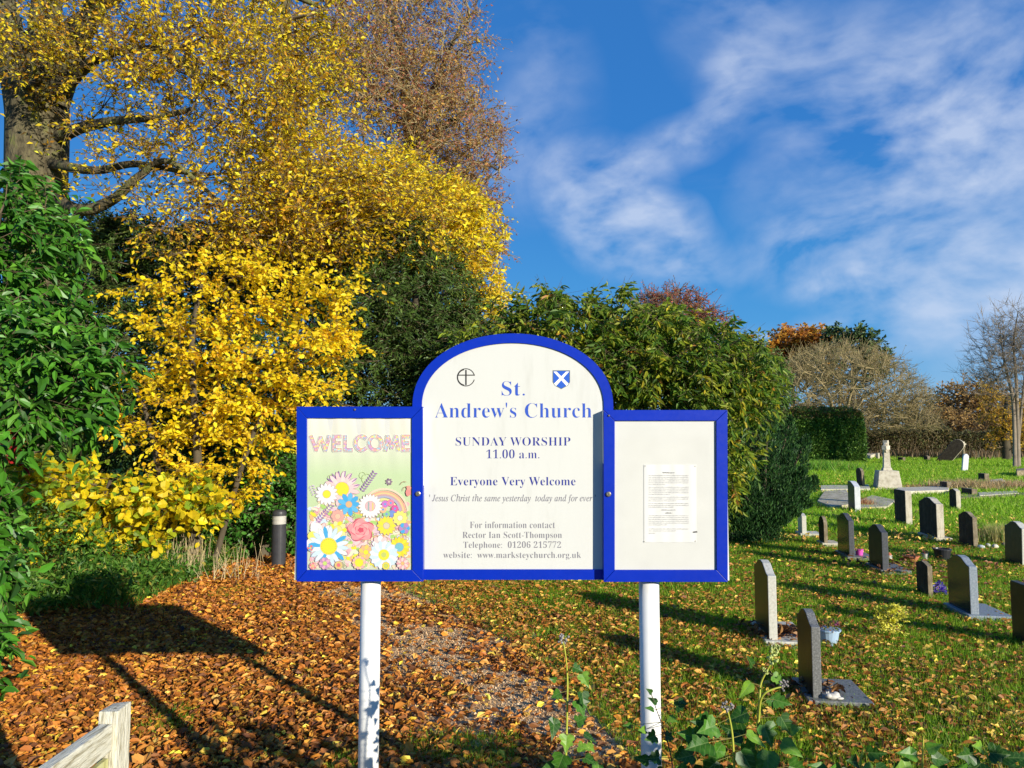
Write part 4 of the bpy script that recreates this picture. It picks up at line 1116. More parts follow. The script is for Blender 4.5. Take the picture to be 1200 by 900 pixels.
o, h, r = pot('flower_bucket', 'pale blue bucket of fading flowers right of the nearest headstone', 'flower bucket', 975, 757, 738, 26, 19, MT['pot_blue'])
posy(o, (0, 0, h), r * 1.1, .09, 160, [((.10, .16, .03), 4), ((.45, .30, .06), 3), ((.25, .10, .04), 2)], seed=1, leaf=.028)
posy(o, (r * .7, 0, h + .02), r * .4, .05, 60, [((.30, .05, .14), 3), ((.42, .12, .26), 2)], 'flowers', .02, 2)
bm = bmesh.new(); lathe(bm, [(r * 1.10, h * .93), (r * 1.10, h * .97)], 20); bm_obj('rim', bm, MT['pot_blue'], o)
o, h, r = pot('flower_pot', 'bright pink pot of yellow flowers behind small black headstone', 'flower pot', 1009, 654, 646, 9, 7, MT['pot_pink'], dz=.04)
posy(o, (0, 0, h), r * 1.6, .13, 90, [((.62, .48, .04), 3), ((.12, .22, .03), 3), ((.6, .3, .05), 1)], seed=3, leaf=.03)
o, h, r = pot('terracotta_bowl', 'terracotta bowl with withered plants in the row of pots', 'plant bowl', 1071, 658, 651, 18, 12, MT['terracotta'])
posy(o, (0, 0, h), r * .9, .09, 70, [((.12, .14, .04), 3), ((.35, .22, .10), 2), ((.55, .2, .1), 1)], seed=4, leaf=.035)
o, h, r = pot('grave_vase', 'small white vase with red top right of the terracotta bowl', 'grave vase', 1086, 655, 648, 7, 6, MT['ceramic'])
posy(o, (0, 0, h), r * .8, .06, 40, [((.55, .12, .08), 3), ((.6, .4, .3), 2)], seed=5, leaf=.025)
o, h, r = pot('grave_lantern', 'little white jar with orange lid behind dark grey headstone', 'grave lantern', 1044, 656, 650, 6, 6, MT['ceramic'], False)
bm = bmesh.new(); lathe(bm, [(r * .8, h), (r * .6, h * 1.35), (r * .1, h * 1.6)], 12); bm_obj('lid', bm, MT['terracotta'], o)
o, h, r = pot('plant_tub', 'round black plastic tub behind polished black headstone', 'plant tub', 1109, 657, 643, 19, 15, MT['black_plastic'])
P = gp(1101, 697); o = thing('purple_flowers', 'bunch of purple flowers lying between brown marker and black headstone', 'flowers', on_ground(P))
posy(o, (0, 0, .03), .07, .13, 130, [((.10, .05, .42), 4), ((.25, .18, .60), 3), ((.04, .02, .18), 3)], 'petals', .035, 6)
posy(o, (0, 0, 0), .09, .05, 40, [((.06, .12, .03), 3)], 'foliage', .035, 7)
# stones heaped behind a headstone
r_ = np.random.default_rng(12); k_ = 0
for (x, y, w, mt_, lb) in ((1150, 643, 7, 'white', 'white rounded cobble nearest to the brown headstone in stone heap'), (1158, 641, 6, 'pale', 'pale cobble in the middle of the stone heap'), (1166, 643, 8, 'stone', 'tan cobble in the stone heap by tall dry grass'),
                           (1177, 641, 7, 'brown', 'reddish brown cobble at right end of the stone heap'), (1160, 635, 9, 'white', 'largest white stone on top of the stone heap'), (1152, 634, 5, 'stone', 'small tan stone behind the white cobbles')):
    P = gp(x, y); k = P.y / F; bm = bmesh.new(); bmesh.ops.create_icosphere(bm, subdivisions=2, radius=w / 2 * k)
    for v in bm.verts: v.co *= 1 + .18 * math.sin(v.co.x * 60 + x) * math.cos(v.co.y * 50 + y); v.co.z *= .72
    q = on_ground(P); tag(bm_obj('cobble', bm, ST[mt_], smooth=True, loc=(q[0], q[1], q[2] + w * .3 * k)), lb, 'stone', 'cobbles heaped behind a headstone')
P = gp(1147, 634); o = thing('red_flowers', 'clump of faded red flowers behind the brown headstone', 'flowers', on_ground(P))
posy(o, (0, 0, .03), .10, .20, 80, [((.35, .06, .05), 3), ((.5, .15, .12), 2), ((.1, .12, .04), 2)], 'petals', .05, 8)
# small white ornament on the base of the nearest headstone: a sleeping animal figure
P = gp(976, 818, .05); o = thing('grave_ornament', 'small white curled sleeping animal ornament on nearest headstone base', 'ornament', (P.x, P.y, .05 + float(gz_at(P.x, P.y))))
bm = bmesh.new()
for (cx, cy, cz, rx, ry, rz_) in ((0, 0, .018, .050, .030, .020), (-.034, -.016, .026, .020, .018, .017), (.02, .004, .028, .026, .022, .018), (-.044, -.010, .042, .006, .005, .009), (-.030, -.004, .043, .006, .005, .009), (.036, -.022, .012, .026, .010, .009)):
    mtx = Matrix.Translation((cx, cy, cz)) @ Matrix.Diagonal((rx, ry, rz_, 1)); bmesh.ops.create_icosphere(bm, subdivisions=2, radius=1, matrix=mtx)
bm_obj('figure', bm, MT['ceramic'], o, smooth=True)
# dry leaves caught on the plinth of the pale edged headstone
r_ = np.random.default_rng(15)
for (x, y, n_, sx) in ((918, 748, 220, .16), (1005, 590, 60, .3), (958, 815, 60, .10), (1075, 668, 260, .6)):
    P = gp(x, y); px = P.x + r_.normal(0, sx, n_); py = P.y + r_.normal(0, sx * .8, n_)
    o = leaves_obj('leaf_drift', np.stack([px, py, gz_at(px, py) + .03 + r_.random(n_) * .05], -1), r_.normal(size=(n_, 3)) * [1, 1, .3], r_.normal(size=(n_, 3)) * .4 + [0, 0, 1], r_.uniform(.04, .09, n_), .6, T_CURL, palette(r_, n_, [((.25, .10, .04), 4), ((.36, .18, .06), 3), ((.14, .07, .03), 3)]), MT['litter'], None)
    tag(o, {918: 'brown leaves drifted behind the pale edged headstone', 1005: 'dead brown growth on the ledger behind slim headstone', 958: 'leaves gathered at the foot of nearest headstone', 1075: 'brown leaf litter bed under the row of grave pots'}[x], 'leaf drift')


def tuft(name, label, cat, x, y, wpx, hpx, n, pal, seed, mat='grass', w=.02, lean=.25):
    r_ = np.random.default_rng(seed); P = gp(x, y); k = P.y / F
    px = P.x + r_.normal(0, wpx * k * .33, n); py = P.y + r_.normal(0, wpx * k * .25, n)
    return blades(r_, px, py, hpx * k * r_.uniform(.4, 1.05, n), np.full(n, w), palette(r_, n, pal), name, label, cat, MT[mat], lean)


TAN = [((.48, .34, .16), 4), ((.62, .46, .24), 3), ((.30, .18, .09), 2), ((.20, .25, .06), 1)]
tuft('dry_grass', 'tall pale dry grass behind the heap of cobbles', 'dry grass', 1172, 636, 30, 24, 900, [((.42, .38, .12), 4), ((.60, .50, .22), 3), ((.15, .26, .04), 3)], 1, w=.015)
tuft('dry_weeds', 'patch of tan dead weeds around the low stone blocks', 'dry weeds', 1135, 573, 60, 13, 1400, TAN, 2, w=.035, lean=.5)
tuft('dry_weeds', 'tan dead weeds by the broken stone near right edge', 'dry weeds', 1182, 572, 46, 11, 900, TAN, 3, w=.035, lean=.5)
tuft('dry_weeds', 'tuft of reddish dead weeds behind slim headstone base', 'dry weeds', 1013, 594, 14, 14, 260, [((.42, .20, .10), 3), ((.5, .32, .16), 2)], 4, w=.02)
tuft('dry_weeds', 'thin brown weeds along the foot of the far hedgerow', 'dry weeds', 1090, 535, 150, 10, 2600, [((.20, .12, .06), 3), ((.36, .25, .13), 2), ((.08, .07, .03), 3)], 5, w=.12, lean=.2)
tuft('dry_weeds', 'brown mat of dead stems on kerb beside the cross', 'dry weeds', 1080, 573, 40, 6, 700, [((.36, .18, .09), 3), ((.5, .36, .18), 2)], 6, w=.04, lean=.8)
tuft('rough_grass', 'longer green grass and weeds at the foot of clipped hedge', 'grass', 962, 553, 60, 14, 1600, [((.12, .28, .02), 3), ((.22, .42, .04), 3), ((.34, .36, .08), 1)], 7, w=.06, lean=.5)
# golden shrublet on the lawn
P = gp(1046, 748); o = thing('golden_shrub', 'small bright yellow leaved shrub growing alone on the lawn', 'shrub', on_ground(P))
k = P.y / F; r_ = np.random.default_rng(9); T = np.array([0, 0, 24 * k]) + unit(r_.normal(size=(46, 3))) * r_.random((46, 1)) ** .4 * np.array([19 * k, 15 * k, 19 * k])
seg = grow(r_, [[(0, 0, -.02), (0, 0, .06)]], T, step=.05, tip=.0018); lv, tw = sprays(r_, T, seg[4], 3, .05, 6, .030, .6, T_OVAL, [((.62, .60, .05), 4), ((.78, .72, .12), 4), ((.35, .42, .05), 2)], spread=.9, twig_r=.001)
branches_obj('stems', cat_seg(seg, tw), MT['twig'], o, 3); leaves_obj('foliage', *lv, MT['leaf_soft'], o)

# ------------------------------------------------------------------ shrubs and trees


def plant(name, label, cat, group=None, trunks=(), trunk_mat='bark_dark', targets=None, seed=0, step=.3, twig_mat='twig', leafmat='leaf_soft', tip=.004, plw=.25, wind=.12,
          ns=3, Lt=.35, nl=7, leaf=.07, wr=.7, tmpl=T_DIA, pal=YEL, droop=.2, spread=.8, jit=.18, sub=4, lump=.06, parts_big=0, bias=None, fol='foliage', rmax=.2, twig_r=.0025, rmin=0, up=.5, sidew=.8, lean=0.0):
    r_ = np.random.default_rng(seed); b0 = np.array(trunks[0][0][0], float)
    o = thing(name, label, cat, tuple(b0), 0, group)
    lt = [[tuple(np.array(p) - b0) for p, q in t] for t in trunks]; T = targets - b0
    for t, raw in zip(lt, trunks): sweep('trunk', t, [q for p, q in raw], 12 if raw[0][1] > .1 else 8, MT[trunk_mat], o, sub, lump, seed)
    seg = grow(r_, lt, T, step=step, wind=wind, tip=tip, plw=plw, rmax=rmax, lean=lean)
    if nl:
        lv, tw = sprays(r_, T, seg[4], ns, Lt, nl, leaf, wr, tmpl, pal, droop, spread, jit=jit, twig_r=twig_r, bias=bias, up=up, sidew=sidew)
        branches_obj('branches', cat_seg(seg, tw), MT[twig_mat], o, 3, rmin=rmin)
        f = leaves_obj(fol, *lv, MT[leafmat], o)
    else:
        branches_obj('branches', seg, MT[twig_mat], o, 3, rmin=rmin); lv = None
    return o, lv, b0


def proj(T):
    c, s = math.cos(PITCH), math.sin(PITCH); z = T[:, 2] - EYE; dpt = T[:, 1] * c + z * s; v = -T[:, 1] * s + z * c
    return 600 + F * T[:, 0] / dpt, 450 - F * v / dpt


def G(x, y): return (x, y, float(gz_at(x, y)) - .1)


# --- the big beech at upper left
r_ = np.random.default_rng(101); Yb = 12.0
def A_(x, y, Y=Yb): return tuple(at(x, y, Y))
bx = at(48, 300, Yb).x
beech_tr = [[(G(bx, Yb), .52), ((bx - .03, Yb, 2.5), .45), (A_(44, 175), .46), (A_(40, 110), .44)],
            [(A_(42, 125), .36), (A_(52, 40), .26), (A_(60, -60), .20), (A_(66, -220, 12.3), .12)],
            [(A_(30, 130), .30), (A_(8, 30), .24), (A_(-12, -70), .2), (A_(-40, -230), .1)],
            [(A_(66, 120), .22), (A_(92, 50, 11.8), .17), (A_(118, -10, 11.5), .15), (A_(150, -150, 11), .09)],
            [(A_(58, 165), .12), (A_(95, 150, 11.6), .085), (A_(135, 142, 11.2), .07), (A_(180, 138, 10.8), .05), (A_(225, 128, 10.5), .035)],
            [(A_(60, 120), .12), (A_(88, 90, 11.6), .10), (A_(112, 70, 11.3), .08), (A_(150, 58, 11), .06), (A_(200, 62, 10.8), .04), (A_(235, 95, 10.8), .025)],
            [(A_(40, 215), .13), (A_(90, 245, 11.2), .09), (A_(130, 235, 11), .075), (A_(165, 205, 10.8), .06), (A_(200, 190, 10.6), .045), (A_(260, 240, 10.6), .03)],
            [(A_(50, 190), .11), (A_(110, 200, 11.2), .06), (A_(160, 192, 11), .05), (A_(230, 205, 10.6), .03)],
            [(A_(70, 40, 12), .12), (A_(150, -10, 11.5), .09), (A_(260, -30, 11), .06), (A_(380, 10, 11), .03)],
            [(A_(20, 100, 11.9), .10), (A_(45, 95, 11.2), .05), (A_(30, 60, 10.9), .045), (A_(22, 20, 10.8), .03)]]
T = np.concatenate([ell(170, 60, 11.2, 190, 110, 1.6, 420, r_=r_), ell(295, 110, 11.0, 155, 120, 1.7, 470, r_=r_), ell(190, 190, 10.8, 150, 60, 1.2, 150, r_=r_),
                    ell(250, -60, 11.5, 300, 70, 2.2, 260, r_=r_), ell(60, 40, 11, 100, 110, 1.2, 110, r_=r_), ell(400, 250, 11.2, 130, 70, 1.3, 420, r_=r_), ell(270, 270, 10.8, 110, 50, 1.2, 230, r_=r_), ell(-120, -40, 12.5, 120, 150, 2, 110, r_=r_)])
px_, py_ = proj(T); kp = ~((px_ < 118) & (py_ < 215) & (r_.random(len(T)) < .28)); kp &= ~((px_ < 270) & (py_ > 90) & (py_ < 275) & (r_.random(len(T)) < .38)); T = T[kp]
plant('beech_tree', 'huge old beech with thick pale forked trunk and thinning golden leaves', 'tree', None, beech_tr, 'bark_pale', T, 101, .32, ns=4, Lt=.48, nl=5, leaf=.084, wr=.74, pal=GOLD, tip=.006, plw=.12, wind=.2, spread=.8, droop=.15, sub=6, lump=.05, rmax=.08, twig_r=.0045)

# --- slim pale tree with yellow leaves in the middle
r_ = np.random.default_rng(102); Y = 13.5
x0 = at(336, 480, Y).x
tr = [[(G(x0, Y), .17), ((x0, Y, 2.6), .14), (A_(335, 240, Y), .135), (A_(338, 120, Y), .11), (A_(334, 20, Y), .09), (A_(345, -120, Y), .05)],
      [(A_(352, 300, Y), .06), (A_(420, 250, Y - .3), .045), (A_(480, 235, Y - .6), .03), (A_(540, 250, Y - .7), .015)]]
T = np.concatenate([ell(440, 245, 12.8, 125, 72, 1.4, 560, r_=r_), ell(520, 275, 12.8, 72, 66, 1.0, 330, r_=r_), ell(340, 20, 13.4, 90, 100, 1.5, 120, r_=r_), ell(565, 350, 12.6, 42, 42, .7, 80, r_=r_), ell(540, 390, 12.4, 34, 32, .5, 90, r_=r_), ell(330, 200, 12.6, 70, 70, .8, 160, r_=r_)])
plant('lime_tree', 'slender pale trunked tree with dense clear yellow leaves in centre', 'tree', None, tr, 'bark_pale', T, 102, .32, ns=4, Lt=.38, nl=8, leaf=.085, wr=.8, pal=[((.86, .64, .02), 5), ((.90, .74, .04), 3), ((.72, .46, .02), 3), ((.52, .50, .04), 2)], tip=.005, plw=.15, wind=.16, droop=.25, twig_r=.0042)

# --- oak with purple brown leaves at the right of the group
r_ = np.random.default_rng(103); Y = 17
x0 = at(505, 480, Y).x
tr = [[(G(x0 - .3, Y), .30), ((x0 - .2, Y, 2.6), .24), (A_(497, 250, Y), .20), (A_(480, 150, Y), .16), (A_(470, 60, Y), .09), (A_(452, -20, Y), .05), (A_(460, -80, Y), .03)],
      [(A_(482, 160, Y), .12), (A_(505, 115, Y), .09), (A_(522, 70, Y), .05), (A_(540, 30, Y), .028)],
      [(A_(492, 200, Y), .10), (A_(520, 150, Y), .07), (A_(540, 135, Y), .05), (A_(562, 120, Y), .02)],
      [(A_(496, 235, Y), .10), (A_(530, 215, Y), .07), (A_(560, 190, Y), .04), (A_(585, 200, Y), .02)]]
T = np.concatenate([ell(490, 60, 17, 88, 120, 2.2, 620, .4, r_), ell(520, 170, 17, 76, 90, 1.9, 620, .4, r_), ell(545, 270, 17, 54, 70, 1.6, 330, .4, r_), ell(500, -60, 17, 66, 60, 2, 130, .4, r_), ell(410, 80, 15.5, 90, 110, 2, 480, r_=r_)])
plant('oak_tree', 'tall tree with sparse purple brown leaves and twisting limbs against sky', 'tree', None, tr, 'bark_dark', T, 103, .4, ns=4, Lt=.55, nl=4, leaf=.080, wr=.75, pal=RUST, tip=.0075, plw=.15, wind=.28, droop=.1, twig_r=.006, twig_mat='twig_pale')

# --- dark evergreens behind
def evergreen(name, label, x, Y, ells, seed, pal=YEW, n=260, leaf=.10, wr=.35, nl=12, ns=4, Lt=.35, mat='leaf_ever', tmpl=T_DIA, group=None, trunk_top=None, droop=.3, spread=.9, step=.4):
    r_ = np.random.default_rng(seed); x0 = at(x, 480, Y).x
    T = np.concatenate([ell(*e[:6], int(e[6]), .3, r_) for e in ells]); T[:, 2] = np.maximum(T[:, 2], .15)
    top = float(T[:, 2].max()) * .8
    tr = [[(G(x0, Y), .16), ((x0, Y, top * .5), .11), ((x0 + .1, Y, top), .04)]]
    return plant(name, label, 'tree' if 'tree' in name else 'shrub', group, tr, 'bark_dark', T, seed, step, leafmat=mat, ns=ns, Lt=Lt, nl=nl, leaf=leaf, wr=wr, tmpl=tmpl, pal=pal, droop=droop, spread=spread, tip=.005)


evergreen('yew_tree', 'dark green yew behind the sign between yellow trees and arched top', 480, 11.6, [(470, 380, 11.6, 95, 85, .9, 420), (420, 470, 11.4, 90, 90, .8, 300), (540, 430, 11.6, 70, 80, .7, 200), (460, 300, 11.9, 75, 45, .8, 130), (460, 570, 11.5, 130, 80, .6, 220), (470, 360, 12.2, 90, 80, .4, 240)], 104, leaf=.10, wr=.4)
evergreen('yew_tree', 'broad dark yew behind the yellow hornbeam, below beech branches', 200, 12.3, [(170, 330, 12.4, 110, 80, .9, 300), (270, 330, 12.4, 110, 70, .8, 260), (200, 440, 12.0, 170, 90, .7, 300), (100, 300, 12.6, 70, 60, .8, 140), (330, 470, 12.2, 110, 110, .7, 260), (200, 560, 11.4, 170, 80, .6, 300), (110, 440, 12.4, 90, 120, .7, 260), (240, 480, 11.6, 130, 80, .5, 300), (300, 290, 12.6, 100, 34, .6, 260), (340, 330, 12.5, 90, 60, .5, 240), (150, 290, 12.8, 90, 40, .5, 120)], 105, leaf=.11, wr=.4)
evergreen('privet_shrub', 'glossy dark green low shrub behind the bollard light', 310, 10.7, [(310, 580, 10.6, 50, 60, .5, 160), (360, 600, 10.8, 60, 55, .5, 120), (260, 620, 11, 60, 30, .4, 70)], 106, pal=[((.03, .11, .012), 4), ((.06, .19, .02), 4), ((.12, .28, .03), 2)], leaf=.075, wr=.62, mat='leaf_gloss', tmpl=T_OVAL, nl=8, ns=4, step=.25)

# --- yellow hornbeam in front
r_ = np.random.default_rng(107); Y = 9.6; x0 = at(230, 600, Y).x
tr = [[(G(x0, Y), .07), ((x0, Y, 1.4), .055), (A_(225, 400, Y), .04), (A_(240, 320, Y), .02)], [(G(x0 + .2, Y), .04), (A_(300, 500, Y), .03), (A_(350, 440, Y - .1), .015)], [(G(x0 - .2, Y), .05), (A_(170, 480, Y), .03), (A_(130, 420, Y - .1), .015)]]
layers = [(300, 322, 80, 20, 44), (200, 342, 70, 12, 30), (330, 362, 85, 10, 44), (225, 385, 95, 11, 50), (370, 400, 55, 9, 24), (290, 420, 110, 13, 66), (190, 440, 80, 12, 44), (350, 448, 60, 8, 28), (270, 472, 105, 13, 62), (215, 508, 85, 12, 46), (310, 512, 60, 12, 30), (235, 548, 72, 12, 32), (150, 490, 45, 12, 22), (395, 392, 44, 5, 16), (390, 340, 44, 14, 22), (250, 585, 60, 12, 24)]
T = np.concatenate([ell(x, y, Y + r_.uniform(-.35, .35), rx, ry, .6, int(n_ * .80), .5, r_) for x, y, rx, ry, n_ in layers])
plant('hornbeam_shrub', 'spreading hornbeam covered in vivid yellow leaves in flat layers', 'shrub', None, tr, 'bark_dark', T, 107, .25, ns=3, Lt=.44, nl=9, leaf=.074, wr=.72, tmpl=T_OVAL, pal=YEL, tip=.003, plw=.2, droop=.22, spread=.55, jit=.14, twig_r=.002)
r_ = np.random.default_rng(108); Y = 8.9; x0 = at(120, 620, Y).x
tr = [[(G(x0, Y), .05), ((x0, Y, .8), .04), (A_(130, 560, Y), .02)]]
T = np.concatenate([ell(x, y, Y + r_.uniform(-.3, .3), rx, ry, .4, n_, .5, r_) for x, y, rx, ry, n_ in ((60, 600, 60, 26, 56), (40, 560, 50, 26, 40), (20, 620, 50, 24, 30), (130, 590, 60, 34, 50), (190, 580, 60, 26, 50), (150, 625, 60, 16, 36), (230, 590, 45, 22, 34), (90, 560, 50, 20, 30), (30, 560, 40, 30, 26))])
plant('sycamore_shrub', 'low sapling with large lime and yellow leaves over the verge', 'shrub', None, tr, 'bark_dark', T, 108, .2, ns=2, Lt=.3, nl=5, leaf=.105, wr=1.0, tmpl=T_OVAL, pal=LIME, tip=.003, droop=.35, spread=.6, twig_r=.002)

# --- cherry laurel at the left edge
r_ = np.random.default_rng(109); Y = 5.9; x0 = at(-60, 600, Y).x
tr = [[(G(x0, Y), .09), ((x0, Y, 1.2), .07), (A_(-30, 380, Y), .045), (A_(0, 250, Y), .02)], [(G(x0 - .3, Y), .06), (A_(-90, 500, Y), .05), (A_(-110, 280, Y), .02)]]
T = np.concatenate([ell(x, y, Yq, rx, ry, .5, n_, .4, r_) for x, y, Yq, rx, ry, n_ in ((20, 300, 6.3, 75, 80, 90), (30, 390, 6.0, 85, 60, 90), (60, 440, 5.9, 85, 50, 80), (40, 510, 5.8, 80, 45, 70), (-20, 580, 5.6, 60, 50, 50), (-40, 680, 5.3, 62, 70, 70), (-30, 760, 5.1, 50, 50, 40), (10, 240, 6.5, 60, 50, 60), (-90, 420, 6.2, 100, 200, 110), (-20, 640, 5.6, 50, 60, 40))])
px_, py_ = proj(T); T = T[~((py_ > 500) & (px_ > 8 - np.clip(py_ - 640, 0, 200) * .10))]; T = T[r_.random(len(T)) < .85]; T = T[~((T[:, 0] > -3.35) & (T[:, 2] < 1.3))]; T[:, 2] = np.maximum(T[:, 2], .1)
lau, lv, b0 = plant('laurel_shrub', 'large glossy green cherry laurel filling the left edge', 'shrub', None, tr, 'bark_dark', T, 109, .22, leafmat='leaf_gloss', ns=3, Lt=.30, nl=7, leaf=.115, wr=.40, tmpl=T_LONG, pal=LAU, tip=.003, droop=.45, spread=.75, jit=.16, up=.9)
# the three hundred leaves that show largest, each on its own
P, D, Nn, Ln, wr_, _, C = lv
Wp = P + b0; vis = (np.abs(Wp[:, 0]) < .69 * Wp[:, 1]); sc = np.where(vis, np.linalg.norm(Wp - np.array([0, 0, EYE]), axis=1) - Ln * 4, 99); od = np.argsort(sc)[:300]
tmp = []
for q in range(8):
    V_, F_ = leaf_geo(np.zeros((1, 3)), np.array([[0, 1., 0]]), np.array([[0, 0, 1.]]), np.ones(1), .40, T_OVAL)
    V_ = V_ * [1, 1, 1.6]; V_[:, 2] += .04 * np.sin(V_[:, 1] * 6 + q)
    tmp.append(np_obj('leaf', V_, [F_], MT['leaf_gloss'], lau, col=np.repeat(palette(r_, 1, LAU, .15), len(V_), axis=0)))
for j, q in enumerate(od):
    o = tmp[j] if j < 8 else link(tmp[j % 8].copy(), lau); o.parent = lau
    d = Vector(D[q]).normalized(); nn = Vector(Nn[q]); s_ = d.cross(nn).normalized(); u_ = s_.cross(d)
    o.matrix_basis = Matrix.Translation(Vector(P[q]) - d * .01) @ Matrix((s_, d, u_)).transposed().to_4x4() @ Matrix.Scale(Ln[q] * 1.15, 4)
# red young leaves low on the laurel
T = ell(14, 525, 5.6, 26, 22, .2, 14, .5, r_)
lv2, tw2 = sprays(r_, T - b0, unit(r_.normal(size=T.shape)), 1, .15, 5, .075, .4, T_LONG, [((.34, .02, .02), 3), ((.5, .06, .03), 1)], spread=.6); leaves_obj('red_leaves', *lv2, MT['leaf_gloss'], lau)

# --- undergrowth on the left verge and dry stalks
r_ = np.random.default_rng(110); n_ = 9500
x = r_.uniform(-6.6, -3.7, n_); y = 7.0 + (x + 6.6) * .55 + r_.random(n_) * 2.6; hh = np.clip(.16 + .85 * np.clip((-x - 3.9) / 1.3, 0, 1) * np.clip((y - 6.9) / 1.2, 0, 1), .05, .95)
m2 = 3600; x2 = r_.uniform(-5.0, -3.75, m2); y2 = 6.75 + (x2 + 5.0) * .45 + r_.random(m2) * 1.7; x = np.concatenate([x, x2]); y = np.concatenate([y, y2]); hh = np.concatenate([hh, .42 * vnoise(x2, y2, .3, 77) + .12]); n_ += m2
P = np.stack([x, y, r_.random(n_) ** .6 * hh], -1)
o = leaves_obj('verge_undergrowth', P, r_.normal(size=(n_, 3)) + [0, -.2, .5], r_.normal(size=(n_, 3)) * .6 + [0, -.4, .6], r_.uniform(.04, .10, n_), .5, T_DIA, palette(r_, n_, [((.05, .14, .015), 4), ((.09, .21, .02), 4), ((.16, .28, .04), 2), ((.4, .34, .06), 1)]), MT['leaf_soft'], None)
tag(o, 'low green weeds and ivy on the verge below yellow shrubs', 'undergrowth')
x = r_.uniform(-6.4, -3.8, 9000); y = 6.7 + (x + 6.4) * .3 + r_.random(9000) * 2.4
blades(r_, x, y, r_.uniform(.06, .24, 9000), np.full(9000, .012), palette(r_, 9000, [((.07, .18, .015), 4), ((.12, .26, .03), 3), ((.3, .3, .06), 1)]), 'verge_grass', 'long green grass on the verge at left', 'grass', MT['grass'], .4)
n_ = 620; r_ = np.random.default_rng(111)
xp = np.concatenate([r_.normal(222, 18, 240), r_.normal(170, 14, 130), r_.normal(272, 26, 130), r_.normal(200, 40, 120)]); Yq = r_.uniform(8.7, 10.2, n_)
X = (xp - 600) / F * Yq; hgt = r_.uniform(.10, .60, n_) * r_.uniform(.6, 1, n_) * np.where(np.abs(xp - 222) < 25, 1.15, .8)
P0 = np.stack([X, Yq, gz_at(X, Yq)], -1); P1 = P0 + np.stack([r_.normal(0, .09, n_) * r_.random(n_) * 1.6, r_.normal(0, .08, n_), hgt], -1); kk_ = r_.random(n_) < .68; P0, P1 = P0[kk_], P1[kk_]; n_ = len(P0)
V, f = tubes(P0, P1, np.full(n_, .0034), np.full(n_, .0016), 3)
tag(np_obj('dry_stalks', V, [f], MT['straw']), 'pale dry upright plant stalks left of the bollard light', 'dry stalks', kind='stuff')

# --- big mixed evergreen behind the right half of the sign
r_ = np.random.default_rng(112); Y = 9.6; x0 = at(720, 600, Y).x
tr = [[(G(x0, Y), .10), ((x0, Y, 1.2), .08), (A_(700, 430, Y), .04)], [(G(x0 + .2, Y), .07), (A_(780, 480, Y), .05), (A_(800, 400, Y), .02)], [(G(x0 - .6, Y), .07), (A_(640, 480, Y), .05), (A_(630, 380, Y), .02)]]
T = np.concatenate([ell(x, y, Yq, rx, ry, .8, n_, .35, r_) for x, y, Yq, rx, ry, n_ in (
    (600, 420, 9.8, 70, 66, 120), (660, 410, 9.7, 90, 62, 190), (730, 420, 9.6, 90, 62, 200), (790, 430, 9.5, 80, 66, 210), (832, 462, 9.5, 46, 62, 130), (838, 530, 9.6, 36, 56, 90), (868, 425, 9.7, 30, 34, 56), (875, 470, 9.8, 24, 26, 30), (700, 520, 9.8, 150, 70, 200), (640, 372, 9.8, 34, 22, 34), (760, 385, 9.6, 60, 30, 60), (780, 590, 9.9, 70, 46, 70), (610, 560, 10, 90, 60, 60))] + [
    ell(x, y, 9.6, 7, 16, .12, 7, .5, r_) for x, y in ((640, 352), (655, 350), (700, 362), (725, 352), (745, 380), (612, 375), (850, 395), (690, 358), (775, 372))])
T[:, 2] = np.maximum(T[:, 2], .9)
plant('photinia_shrub', 'large mixed olive and yellow green bush with drooping narrow leaves behind sign', 'shrub', None, tr, 'bark_dark', T, 112, .22, leafmat='leaf_soft', ns=3, Lt=.34, nl=8, leaf=.108, wr=.33, tmpl=T_LONG, pal=OLV, tip=.003, droop=.55, spread=.75, jit=.18)

# --- dark conifer at its right foot: several upswept columns
r_ = np.random.default_rng(113); P = gp(900, 634); Y = P.y + .2; x0 = P.x
con = thing('dwarf_conifer', 'dense dark green conifer with upswept feathery plumes right of sign', 'conifer', G(x0, Y))
b0 = np.array(G(x0, Y)); Ps, Ds, Cs, Lns = [], [], [], []
trc = []
for (xa, ya, xb, yb, w) in ((878, 618, 862, 520, 21), (882, 620, 880, 492, 18), (890, 620, 902, 482, 17), (896, 618, 926, 490, 17), (900, 616, 946, 512, 16), (890, 618, 915, 530, 24), (876, 618, 868, 550, 22), (898, 616, 940, 550, 22), (903, 612, 956, 560, 15), (888, 620, 892, 520, 22), (905, 614, 944, 580, 18), (870, 622, 866, 585, 16), (898, 620, 930, 595, 13)):
    Yc = Y + r_.uniform(-.35, .35); a = np.array(at(xa, ya, Yc)); b_ = np.array(at(xb, yb, Yc)); n_ = 2300
    s = r_.random(n_) ** .8; wk = w * Yc / F * np.sin(np.clip(s * .9 + .12, 0, 1) * math.pi) ** .6; th = r_.uniform(0, 6.28, n_)
    lump_ = 1 + .30 * np.sin(th * 3 + s * 14 + xa)
    rad = wk * lump_ * r_.random(n_) ** .18; off_ = np.stack([np.cos(th), np.sin(th), np.zeros(n_)], -1)
    Ps.append(a + (b_ - a) * s[:, None] + off_ * rad[:, None]); Ds.append(off_ * .55 + [0, 0, 1.] + r_.normal(0, .25, (n_, 3))); trc.append([tuple(a * [1, 1, 0] + [0, 0, .05] - b0), tuple(a * .5 + b_ * .5 - b0), tuple(b_ - b0)])
    Lns.append(r_.uniform(.045, .095, n_))
P_ = np.concatenate(Ps) - b0; D_ = np.concatenate(Ds); n_ = len(P_)
gl_ = (r_.random(n_) < .3) & (P_[:, 0] < .25); P_[gl_, 2] *= r_.random(int(gl_.sum())); P_[:, 2] = np.maximum(P_[:, 2], .05)
